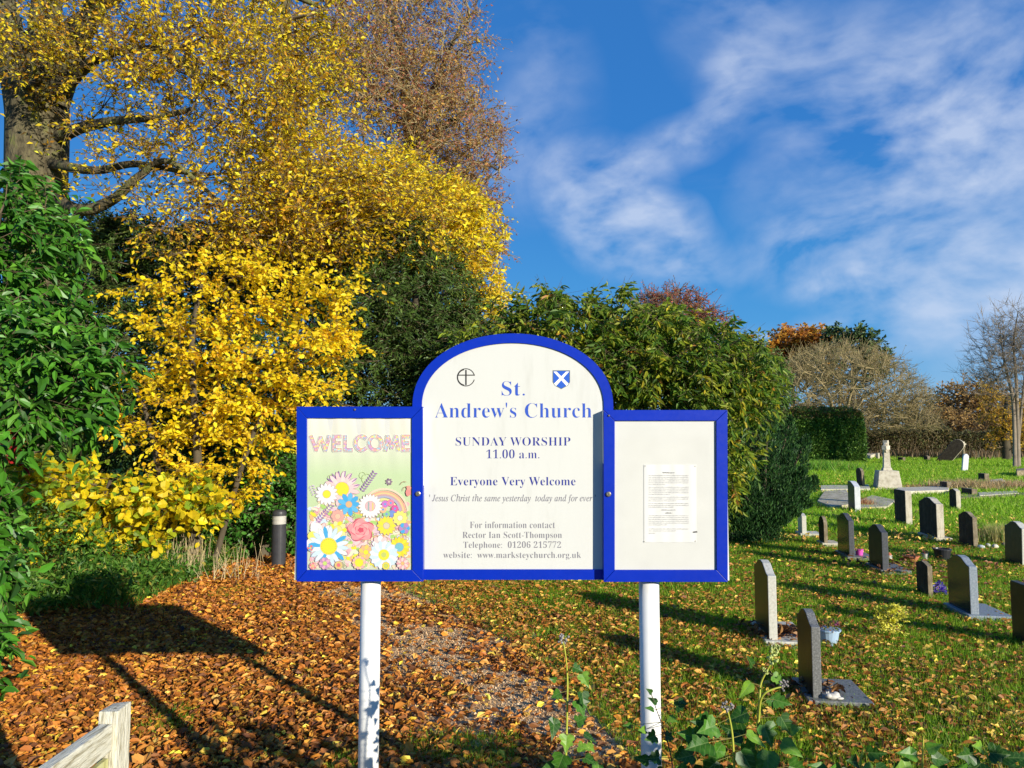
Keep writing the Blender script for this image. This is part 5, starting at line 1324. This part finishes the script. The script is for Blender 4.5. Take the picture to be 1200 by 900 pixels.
leaves_obj('foliage', P_, D_, r_.normal(size=(n_, 3)) + [0, -.6, 0], np.concatenate(Lns), .35, T_DIA, palette(r_, n_, [((.022, .065, .02), 4), ((.042, .115, .03), 4), ((.08, .18, .045), 2)], .28), MT['leaf_ever'], con)
for t_ in trc[:6]: sweep('trunk', [tuple(Vector((0, 0, 0)))] + t_[1:], [.06, .03, .008], 6, MT['bark_dark'], con, 3)

# --- clipped hedge
r_ = np.random.default_rng(114); Yh = 50.0
hx0, hx1 = at(870, 500, Yh).x, at(1014, 500, Yh).x; hz = at(950, 481, Yh).z
hd = thing('clipped_hedge', 'neatly clipped dark green box hedge with bronze tinted top', 'hedge', (hx0, Yh, 0))
n_ = 46000; s = r_.random(n_); face = r_.random(n_)
x = r_.uniform(0, hx1 - hx0, n_); z = r_.uniform(0, hz, n_); y = np.zeros(n_)
top = face > .72; end = face < .18; fr_ = ~(top | end)
y = np.where(fr_, 0, r_.uniform(0, 3.2, n_)); x = np.where(end, hx1 - hx0, x); z = np.where(top, hz, z)
# rounded corners and an uneven face
rc = .55
cx = np.clip(x, 0, hx1 - hx0 - rc); cz = np.clip(z, 0, hz - rc); cy = np.clip(y, rc, 3.2 - rc)
P = np.stack([x, y, z], -1); Cc = np.stack([cx, cy, cz], -1); d = unit(P - Cc + 1e-6); P = Cc + d * rc + r_.normal(0, .06, (n_, 3)); P += d * ((vnoise(P[:, 0] * 1.0, P[:, 2] + P[:, 1], .8, 50) - .5) * .35)[:, None]
P[:, 2] = np.maximum(P[:, 2], .05)
C = palette(r_, n_, [((.06, .13, .02), 4), ((.10, .20, .03), 5), ((.18, .30, .05), 3)], .3)
bz = (P[:, 2] > hz - .5) & (r_.random(n_) < .5); C[bz] = palette(r_, int(bz.sum()), [((.26, .15, .05), 3), ((.16, .15, .04), 3)])
leaves_obj('foliage', P, d + r_.normal(0, .8, P.shape), d + r_.normal(0, .7, P.shape), r_.uniform(.12, .24, n_), .7, T_DIA, C, MT['leaf_ever'], hd)
bm = bmesh.new(); v_ = add_box(bm, (.1, .5, 0), (hx1 - hx0 - .55, 2.7, hz - .5)); bm_obj('woody_core', bm, MT['soil'], hd)
for k_ in range(9): sweep('stem', [(k_ * .95 + .5, .45, -.05), (k_ * .95 + .55, .42, hz * .5), (k_ * .95 + .4, .4, hz * .8)], [.06, .05, .02], 5, MT['bark_dark'], hd, 2)

# --- distant trees
r_ = np.random.default_rng(115)
def far_tree(name, label, x, Yt, ells, pal, seed, leaf=.35, nl=6, ns=3, mat='leaf_soft', tm='bark_dark', tip=.02, Lt=.9, wr=.8, twig_mat='twig', group=None, tr=None, r0=.35, step=1.2, wind=.25, shell=.35, spread=.9, cat='tree', plw=.15, base_y=None):
    r_ = np.random.default_rng(seed); X = at(x, 500, Yt).x
    T = np.concatenate([ell(*e[:6], int(e[6]), shell, r_) for e in ells]); T[:, 2] = np.maximum(T[:, 2], .4); zt = T[:, 2].max()
    tr = tr or [[(G(X, Yt), r0), ((X, Yt, zt * .4), r0 * .7), ((X + .2, Yt, zt * .85), r0 * .2)]]
    return plant(name, label, cat, group, tr, tm, T, seed, step, leafmat=mat, twig_mat=twig_mat, ns=ns, Lt=Lt, nl=nl, leaf=leaf, wr=wr, pal=pal, tip=tip, wind=wind, spread=spread, droop=.05, twig_r=.012, plw=plw)


far_tree('maple_tree', 'reddish purple tree top showing above the photinia bush', 790, 22, [(785, 368, 22, 44, 32, 1.1, 300), (824, 386, 22, 30, 24, .9, 150), (795, 415, 22, 50, 40, 1, 100)], [((.50, .11, .07), 4), ((.60, .20, .12), 4), ((.34, .10, .09), 3)], 116, leaf=.085, nl=7, tip=.006, Lt=.5, wr=.5, step=.4, r0=.2)
far_tree('oak_tree', 'orange brown oak in the distance above the clipped hedge', 930, 84, [(905, 422, 84, 28, 20, 2.5, 90), (930, 404, 84, 30, 19, 3, 100), (955, 402, 84, 24, 16, 3, 70), (880, 428, 84, 18, 16, 2, 50), (940, 425, 84, 48, 26, 3, 130)], [((.50, .22, .03), 4), ((.60, .32, .04), 3), ((.34, .13, .03), 3)], 117, leaf=.55, nl=9, Lt=1.1)
far_tree('holm_oak_tree', 'dark green evergreen tree in the distance behind bare branches', 1000, 78, [(985, 398, 78, 22, 16, 3, 60), (1005, 405, 78, 24, 20, 3, 70), (1022, 425, 78, 16, 22, 3, 50), (990, 430, 78, 36, 26, 3, 80)], [((.05, .09, .025), 4), ((.08, .13, .035), 3), ((.13, .17, .05), 2)], 118, leaf=.45, nl=8, Lt=1.0, mat='leaf_ever')
# evergreen between the bush and the hedge
far_tree('cypress_tree', 'mid green evergreen rising behind bush, left of orange oak', 885, 30, [(880, 440, 30, 42, 32, 1.4, 200), (870, 415, 30, 24, 18, 1, 60), (905, 460, 30, 20, 26, 1, 80), (868, 480, 30, 44, 30, 1, 100)], [((.06, .12, .02), 4), ((.10, .18, .03), 4), ((.18, .26, .05), 3)], 119, leaf=.17, nl=12, Lt=.5, wr=.4, mat='leaf_ever', tip=.01, step=.6)

# bare spreading tree: many stems arching from a low crown
r_ = np.random.default_rng(120); Yt = 60.0; n_ = 1500
cx, cy = 985, 508
th = r_.uniform(-.1, math.pi + .1, n_) ; rr = r_.random(n_) ** .45
xx = cx + np.cos(th) * rr * 114; yy = cy - np.sin(np.clip(th, 0, math.pi)) * rr * 98 - 6
yy = np.minimum(yy, cy - 8)
T = np.array([at(a, b_, Yt + q) for a, b_, q in zip(xx, yy, r_.normal(0, 2.8, n_))]); T[:, 2] = np.maximum(T[:, 2], 1.2)
X = at(cx, 505, Yt).x
tr = [[(G(X, Yt), .38), ((X, Yt, 1.2), .30), ((X + .1, Yt, 2.0), .2)]] + [[((X, Yt, 1.1), .16), (tuple(at(cx + math.cos(a) * 34, cy - 14 - math.sin(a) * 30, Yt + q)), .11), (tuple(at(cx + math.cos(a) * 66, cy - 10 - math.sin(a) * 56, Yt + 1.6 * q)), .05)] for a, q in ((.15, 1), (.5, -1), (.85, .8), (1.25, -1.2), (1.6, .5), (1.95, -1), (2.35, 1), (2.75, -1), (3.05, .4))]
plant('bare_fruit_tree', 'wide leafless tree of pale arching branches behind the clipped hedge', 'tree', None, tr, 'twig_pale', T, 120, .9, twig_mat='twig_pale', nl=2, ns=4, Lt=1.2, leaf=.16, wr=.5, pal=[((.30, .24, .08), 3), ((.20, .20, .05), 2)], tip=.018, plw=.1, wind=.12, spread=.35, twig_r=.014, droop=0)
# tall bare tree at the right edge
r_ = np.random.default_rng(121); Yt = 42.0
X = at(1188, 520, Yt).x
tr = [[(G(X, Yt), .12), (tuple(at(1187, 470, Yt)), .085), (tuple(at(1177, 425, Yt)), .05), (tuple(at(1172, 385, Yt)), .02)], [(G(X + .2, Yt), .12), (tuple(at(1191, 450, Yt)), .08), (tuple(at(1188, 405, Yt)), .05), (tuple(at(1193, 365, Yt)), .02)], [(G(X + .4, Yt + .5), .09), (tuple(at(1201, 440, Yt)), .06), (tuple(at(1212, 380, Yt)), .025)]]
T = np.concatenate([ell(1188, 405, Yt, 52, 56, 2.2, 620, .6, r_), ell(1165, 440, Yt, 40, 30, 2, 150, .6, r_), ell(1225, 410, Yt, 40, 50, 2, 150, .6, r_), ell(1195, 455, Yt, 40, 40, 2, 120, .6, r_)])
plant('bare_ash_tree', 'tall thin leafless tree with several pale stems at right edge', 'tree', None, tr, 'twig_grey', T, 121, .6, twig_mat='twig_grey', nl=1, ns=4, Lt=.7, leaf=.05, wr=.5, pal=[((.30, .18, .06), 3)], tip=.009, plw=.1, wind=.14, spread=.5, twig_r=.008, droop=-.1, bias=(0, 0, .5))
# brown woodland edge and hedgerow
BRN = [((.34, .21, .08), 4), ((.44, .28, .09), 4), ((.24, .15, .07), 3), ((.50, .33, .08), 1.5)]
k_ = 0
labs = ['brown autumn thicket just right of the bare spreading tree', 'tallest rust brown tree in the distant thicket', 'dull brown distant tree left of the tall bare tree', 'brown distant tree behind the tall bare stems', 'brown distant tree past the right picture edge', 'grey brown thicket tree seen under the bare spreading branches', 'brown tree mass straight behind the pale spreading branches', 'low brown scrub tree above the hedgerow, nearest the spreading tree', 'low brown scrub tree beside the yellow leaved one']
for (x, y, rx, ry, Yt, pal) in ((1092, 492, 30, 32, 78, BRN), (1128, 478, 36, 34, 74, [((.40, .24, .08), 4), ((.50, .31, .09), 3), ((.27, .17, .08), 2)]), (1160, 482, 30, 34, 72, BRN), (1196, 490, 30, 30, 76, BRN), (1250, 485, 50, 36, 74, BRN), (1050, 496, 44, 30, 80, BRN), (985, 480, 50, 34, 82, BRN), (1110, 505, 44, 24, 70, BRN), (1165, 508, 46, 24, 68, BRN)):
    far_tree('distant_tree', labs[k_], x, Yt, [(x, y, Yt, rx, ry, 3, 200)], pal, 130 + k_, leaf=.36, nl=6, Lt=1.1, tip=.022, wr=.7, group='brown trees along the far boundary', twig_mat='twig_grey' if k_ in (0, 5) else 'twig'); k_ += 1
far_tree('field_maple_tree', 'small yellow leaved tree beneath the tall bare one', 1178, 56, [(1175, 485, 56, 22, 22, 1.6, 60), (1192, 505, 56, 20, 24, 1.6, 70), (1168, 515, 56, 12, 12, 1, 20), (1160, 460, 56, 12, 10, 1, 14)], [((.62, .40, .03), 4), ((.50, .28, .03), 3), ((.30, .25, .04), 2)], 140, leaf=.22, nl=5, Lt=.6, tip=.012)
# hedgerow along the back
r_ = np.random.default_rng(141); n_ = 60000
xp = r_.uniform(1000, 1260, n_); Yq = 66 + r_.uniform(-1.4, 1.4, n_); X = (xp - 600) / F * Yq; top = 1.9 + .8 * vnoise(xp, xp * 0, 14, 3) ; Z = r_.random(n_) ** .8 * top
P = np.stack([X, Yq, Z], -1)
hr = thing('hedgerow', 'dark ragged brown and green field hedgerow across the back', 'hedge', (float(X.mean()), 66, 0)); b0 = np.array([float(X.mean()), 66, 0])
leaves_obj('foliage', P - b0, r_.normal(size=(n_, 3)), r_.normal(size=(n_, 3)) + [0, -.5, .3], r_.uniform(.12, .28, n_), .6, T_DIA, palette(r_, n_, [((.08, .07, .03), 4), ((.15, .115, .05), 4), ((.26, .19, .08), 2), ((.13, .16, .045), 3)], .3), MT['leaf_soft'], hr)
n_ = 1200; xs = r_.uniform(X.min(), X.max(), n_); ys_ = 66 + r_.uniform(-1.3, 1.3, n_); P0 = np.stack([xs, ys_, np.zeros(n_)], -1) - b0; P1 = P0 + np.stack([r_.normal(0, .3, n_), r_.normal(0, .3, n_), r_.uniform(1.0, 1.9, n_)], -1)
V, f = tubes(P0, P1, np.full(n_, .03), np.full(n_, .012), 3); np_obj('branches', V, [f], MT['twig'], hr)['kind'] = 'stuff'
# wooded skyline behind it all, on the left too
for i, (x, Yt, rx, ry, pal, lb) in enumerate(((640, 34, 90, 30, YEW, 'dark evergreen mass low behind the sign'), (560, 24, 70, 50, YEW, 'dark evergreen behind the arch, right of yew'))):
    far_tree('evergreen_tree', lb, x, Yt, [(x, 470, Yt, rx, ry, 1.5, 240)], pal, 150 + i, leaf=.22, nl=10, Lt=.6, wr=.5, mat='leaf_ever', tip=.01, step=.6)

# ------------------------------------------------------------------ ivy in the foreground
r_ = np.random.default_rng(160)
IVY_P = [(0, 0), (.20, -.10), (.46, -.02), (.50, .18), (.34, .30), (.42, .50), (.22, .58), (0, 1.0), (-.22, .58), (-.42, .50), (-.34, .30), (-.50, .18), (-.46, -.02), (-.20, -.10)]
IVY_Q = [(0, 0), (.20, -.04), (.36, .12), (.38, .30), (.22, .62), (0, 1.15), (-.22, .62), (-.38, .30), (-.36, .12), (-.20, -.04)]
m, n, l, b = new_mat('ivy_leaf')
oi = n.new('ShaderNodeObjectInfo'); t = n.new('ShaderNodeTexCoord'); z = n.new('ShaderNodeTexNoise'); z.inputs['Scale'].default_value = 3; z.inputs['Detail'].default_value = 6; l.new(t.outputs['Object'], z.inputs[0])
ad = n.new('ShaderNodeMath'); ad.operation = 'ADD'; l.new(oi.outputs['Random'], ad.inputs[0]); l.new(z.outputs[0], ad.inputs[1]); dv = n.new('ShaderNodeMath'); dv.operation = 'MULTIPLY'; l.new(ad.outputs[0], dv.inputs[0]); dv.inputs[1].default_value = .6
r1 = ramp(n, [(.15, (.012, .045, .006)), (.45, (.026, .095, .010)), (.70, (.07, .20, .02)), (.92, (.20, .36, .03))]); l.new(dv.outputs[0], r1.inputs[0])
sx = n.new('ShaderNodeSeparateXYZ'); l.new(t.outputs['Object'], sx.inputs[0])
def vm(op, p, q=None, c_=False):
    k_ = n.new('ShaderNodeMath'); k_.operation = op; k_.use_clamp = c_
    for i_, w_ in enumerate((p, q)):
        if w_ is None: continue
        if isinstance(w_, (int, float)): k_.inputs[i_].default_value = w_
        else: l.new(w_, k_.inputs[i_])
    return k_.outputs[0]
ax_ = vm('ABSOLUTE', sx.outputs[0]); rib_ = vm('SUBTRACT', 1.0, vm('MULTIPLY', ax_, 38.0), True)
lat_ = vm('ABSOLUTE', vm('SUBTRACT', vm('FRACT', vm('MULTIPLY', vm('SUBTRACT', sx.outputs[1], vm('MULTIPLY', ax_, .8)), 4.5)), .5)); lat_ = vm('MULTIPLY', vm('SUBTRACT', 1.0, vm('MULTIPLY', lat_, 9.0), True), .55)
vein_ = vm('MULTIPLY', vm('MAXIMUM', rib_, lat_), .7)
mx = n.new('ShaderNodeMix'); mx.data_type = 'RGBA'; l.new(vein_, mx.inputs[0]); l.new(r1.outputs[0], mx.inputs[6]); mx.inputs[7].default_value = (.20, .30, .09, 1)
l.new(mx.outputs[2], b.inputs['Base Color']); b.inputs['Roughness'].default_value = .40; b.inputs['Specular IOR Level'].default_value = .28
tn = n.new('ShaderNodeBsdfTranslucent'); l.new(mx.outputs[2], tn.inputs[0]); ms = n.new('ShaderNodeMixShader'); ms.inputs[0].default_value = .2; l.new(b.outputs[0], ms.inputs[1]); l.new(tn.outputs[0], ms.inputs[2]); l.new(ms.outputs[0], n['Material Output'].inputs[0])
MT['ivy'] = m
MT['ivy_stem'] = surf_mat('ivy_stem', [(.3, (.32, .36, .04)), (.7, (.55, .52, .07))], 8, 4, .5, .1)
MT['stalk'] = surf_mat('leaf_stalk', [(.3, (.12, .13, .03)), (.7, (.26, .24, .06))], 8, 4, .6, .1)
MT['ivy_bud'] = surf_mat('ivy_bud', [(.3, (.35, .42, .10)), (.7, (.60, .62, .22))], 20, 4, .6, .1)
MT['seed_head'] = surf_mat('dead_seed_head', [(.3, (.16, .14, .13)), (.7, (.36, .33, .30))], 20, 4, .8, .3)
ivy_me = []
for v in range(6):
    pts = IVY_P if v % 2 == 0 else IVY_Q; rq = np.random.default_rng(v); nn_ = len(pts); half = nn_ // 2; tip_y = pts[half][1]
    rib = [(0, tip_y * .28, -.015), (0, tip_y * .55, -.03), (0, tip_y * .8, -.05)]; V = []
    for i, (x, y) in enumerate(pts): V.append((x * (.9 + .04 * v), y, (.20 * abs(x) - .14 * max(y - .5, 0) ** 1.2 + rq.normal(0, .02)) if i not in (0, half) else (-.10 if i else 0)))
    k0 = nn_; V += rib; Fq = []; near = lambda y: min(range(3), key=lambda q: abs(rib[q][1] - y))
    for rng_ in (range(0, half), range(half, nn_)):
        for i in rng_:
            j = (i + 1) % nn_; ra = 0 if i == 0 else (2 if i == half else near(V[i][1])); rb = 0 if j == 0 else (2 if j == half else near(V[j][1]))
            Fq.append((i, j, k0 + rb))
            if ra != rb: Fq.append((i, k0 + rb, k0 + ra))
            if abs(ra - rb) == 2: Fq.append((k0 + ra, k0 + rb, k0 + 1))
    me_o = np_obj('tmp', np.array(V), [np.array(Fq)], MT['ivy'], col=np.zeros((len(V), 3)), smooth=False); ivy_me.append(me_o.data); COL.objects.unlink(me_o); bpy.data.objects.remove(me_o)


def ivy_leaf(parent, p, d, nrm, size):
    o = link(bpy.data.objects.new('leaf', ivy_me[r_.integers(6)]), parent); d = Vector(d).normalized(); s_ = d.cross(Vector(nrm)).normalized(); u_ = s_.cross(d)
    o.matrix_basis = Matrix.Translation(p) @ Matrix((s_, d, u_)).transposed().to_4x4() @ Matrix.Scale(size, 4)


def ivy_shoot(label, pts, Y, leaves, heads=(), rad=.0035, stem_mat='ivy_stem'):
    P = [Vector(at(x, y, Y + dy)) for x, y, dy in pts]; o = thing('ivy_shoot', label, 'ivy', tuple(P[0]), 0, 'ivy shoots rising in the foreground'); b_ = P[0]
    sweep('stem', [tuple(p - b_) for p in P], np.linspace(rad, rad * .55, len(P)), 6, MT[stem_mat], o, 5, .03)
    for (x, y, ang, sz, dy) in leaves:
        p = Vector(at(x, y, Y + dy)); a = R(ang); d = Vector((math.cos(a), r_.normal(-.25, .25), -math.sin(a)))
        nearest = min((P[i].lerp(P[i + 1], q / 6) for i in range(len(P) - 1) for q in range(7)), key=lambda w: (w - p).length)
        if (nearest - p).length > .006:
            V, f = tubes(np.array([nearest - b_]), np.array([p - b_]), np.array([.0009]), np.array([.0007]), 4); np_obj('leaf_stalk', V, [f], MT['stalk'], o)
        ivy_leaf(o, p - b_, d, (r_.normal(.2, .3), -1 + r_.normal(0, .3), .55 + r_.normal(0, .3)), sz * .76 * (Y + dy) / F)
    for (x, y, s, mt_, nm) in heads:
        p = Vector(at(x, y, Y)) - b_; bm = bmesh.new(); k = s * Y / F; rq = np.random.default_rng(int(x))
        for q in range(16):
            d = Vector(rq.normal(size=3)).normalized(); c = p + d * k * rq.uniform(.5, 1); bmesh.ops.create_icosphere(bm, subdivisions=1, radius=k * .24, matrix=Matrix.Translation(c))
            sd = d.orthogonal().normalized() * .0005; a_ = bm.verts.new(p + sd); b2 = bm.verts.new(p - sd); c2 = bm.verts.new(c); bm.faces.new((a_, b2, c2))
        h = bm_obj(nm, bm, MT[mt_], o, smooth=True); h['kind'] = 'stuff'


ivy_shoot('lone ivy shoot with dried seed head left of the right post', [(662, 925, 0), (664, 860, 0), (665, 800, .01), (663, 770, 0), (660, 752, 0)], 2.05,
          [(664, 862, 95, 25, -.01), (650, 842, 100, 28, 0), (676, 846, -30, 18, .01), (684, 860, 30, 20, .01), (676, 822, 60, 26, -.01), (682, 812, 80, 28, 0), (656, 812, 150, 16, 0), (652, 797, 200, 12, .01), (682, 790, 60, 22, .02), (672, 782, 20, 16, 0), (686, 888, 20, 20, 0), (660, 885, 110, 34, -.02), (678, 875, 10, 18, .01), (654, 902, 170, 36, 0), (668, 905, 60, 30, .0), (688, 872, 40, 16, .02), (695, 903, 10, 26, 0), (640, 906, 150, 24, .02)],
          [(660, 749, 7, 'seed_head', 'seed_head')])
ivy_shoot('tallest yellow stemmed ivy shoot with green flower buds', [(890, 925, 0), (888, 860, 0), (890, 822, 0), (892, 800, .01), (902, 780, 0), (907, 765, 0)], 2.0,
          [(880, 800, 130, 26, 0), (906, 792, 40, 20, 0), (882, 780, 240, 20, .02), (908, 820, 10, 26, .01), (915, 840, 60, 30, 0), (876, 835, 150, 34, 0), (895, 850, 70, 34, -.02), (916, 870, 30, 30, .01), (870, 862, 200, 36, -.01), (900, 880, 100, 40, -.02), (885, 878, 160, 36, .01), (922, 856, -10, 22, .02), (925, 898, 20, 34, 0)],
          [(905, 772, 7, 'ivy_bud', 'flower_bud'), (908, 764, 6, 'ivy_bud', 'flower_bud'), (897, 786, 4, 'ivy_bud', 'flower_bud'), (911, 758, 4, 'ivy_bud', 'flower_bud')])
ivy_shoot('curved yellow ivy side shoot ending in a grey seed head', [(889, 845, .0), (891, 822, -.02), (897, 812, -.03), (908, 807, -.03), (916, 805, -.03)], 2.0,
          [(902, 818, 70, 18, .01), (910, 800, -60, 14, 0)], [(918, 803, 6.5, 'seed_head', 'seed_head')])
ivy_shoot('stubby ivy shoot with brown dead head right of the post', [(862, 930, 0), (860, 890, 0), (858, 860, 0), (854, 838, 0), (851, 830, 0)], 1.95,
          [(828, 845, 190, 30, 0), (838, 850, 170, 34, -.02), (830, 870, 175, 40, -.02), (818, 866, 200, 34, 0), (846, 872, 130, 36, 0), (840, 892, 150, 44, -.02), (868, 880, 60, 40, -.01), (875, 860, 30, 30, .01), (812, 885, 160, 28, .02), (825, 902, 120, 34, .02), (850, 900, 60, 40, .01), (882, 900, 40, 34, .01), (806, 902, 180, 26, .03)],
          [(853, 828, 7, 'seed_head', 'seed_head')])
ivy_shoot('thin dark leaved sprig crossing the foot of right post', [(792, 925, 0), (785, 880, 0), (776, 850, 0), (768, 828, 0), (763, 812, 0)], 2.2,
          [(764, 812, 220, 12, 0), (770, 824, 210, 14, 0), (766, 832, 200, 14, 0), (756, 855, 190, 14, 0), (768, 862, 170, 20, 0), (780, 862, 20, 16, 0), (792, 828, -20, 18, .02), (795, 820, 20, 14, .02), (784, 842, 10, 16, 0), (772, 888, 190, 24, 0), (794, 880, 30, 22, 0), (790, 900, 60, 26, 0), (778, 905, 150, 26, 0), (760, 892, 200, 22, .02), (740, 850, 180, 12, .04), (750, 856, 10, 12, .02)], rad=.0022, stem_mat='bark_dark')
ivy_shoot('short ivy shoot low on the right below nearest headstone', [(1006, 930, 0), (1008, 895, 0), (1012, 878, 0)], 2.0, [(1018, 882, -10, 26, 0), (1004, 893, 200, 24, 0), (1012, 900, 60, 34, -.01), (998, 905, 150, 30, 0), (1026, 900, 20, 28, .01), (985, 903, 190, 28, .02), (968, 903, 200, 26, .03)])
ivy_shoot('yellow twigged ivy shoot at bottom right with paired leaves', [(1080, 930, 0), (1081, 895, 0), (1082, 862, 0)], 2.0, [(1086, 878, -20, 22, 0), (1074, 885, 190, 28, 0), (1092, 888, 10, 26, 0), (1068, 896, 160, 30, 0), (1090, 900, 40, 30, 0), (1100, 903, 20, 26, .01), (1056, 903, 190, 26, .01)])
ivy_shoot('spray of dark ivy leaves in the bottom right corner', [(1165, 930, 0), (1160, 895, 0), (1152, 876, 0)], 2.0, [(1150, 876, 200, 22, 0), (1140, 884, 180, 28, 0), (1160, 882, 0, 28, 0), (1172, 888, -10, 30, 0), (1150, 894, 150, 34, 0), (1182, 900, 20, 30, 0), (1168, 902, 60, 34, 0), (1135, 901, 190, 26, 0), (1194, 892, -20, 24, .01), (1120, 904, 170, 24, .02)])
# the ivy hedge they grow from, just under the frame and off to the right of it
n_ = 9000; r2 = np.random.default_rng(170)
seg_ = r2.random(n_) < .55
x = np.where(seg_, r2.uniform(.10, 1.75, n_), r2.uniform(1.15, 3.4, n_)); y = np.where(seg_, r2.uniform(1.75, 2.15, n_), r2.uniform(.25, .85, n_))
lim = np.where(seg_, .70 + (y - 1.75) * -.2, 1.22 + .22 * vnoise(x, y, .3, 60)); z = r2.random(n_) ** .7 * lim
ih = thing('ivy_hedge', 'low ivy covered hedge at viewer feet from which the shoots grow', 'hedge', (1, 1.9, 0)); b0 = np.array([1, 1.9, 0.])
leaves_obj('foliage', np.stack([x, y, z], -1) - b0, r2.normal(size=(n_, 3)) + [0, 0, -.3], r2.normal(size=(n_, 3)) * .6 + [0, -.4, .7], r2.uniform(.04, .075, n_), .9, T_OVAL, palette(r2, n_, [((.02, .07, .012), 4), ((.04, .11, .018), 3), ((.10, .2, .03), 1)]), MT['leaf_gloss'], ih)
n_ = 160; xs = np.where(r2.random(n_) < .5, r2.uniform(.2, 1.7, n_), r2.uniform(1.2, 3.3, n_)); ys_ = np.where(xs < 1.75, np.where(r2.random(n_) < .7, 1.95, .5), .5); ys_ = np.where((xs < 1.15), 1.95, ys_)
P0 = np.stack([xs, ys_, np.zeros(n_)], -1) - b0; P1 = P0 + np.stack([r2.normal(0, .1, n_), r2.normal(0, .05, n_), r2.uniform(.4, .68, n_)], -1); V, f = tubes(P0, P1, np.full(n_, .006), np.full(n_, .003), 4); np_obj('stems', V, [f], MT['bark_dark'], ih)['kind'] = 'stuff'
print('tris', sum(len(m_.loops) - 2 * len(m_.polygons) for m_ in bpy.data.meshes))
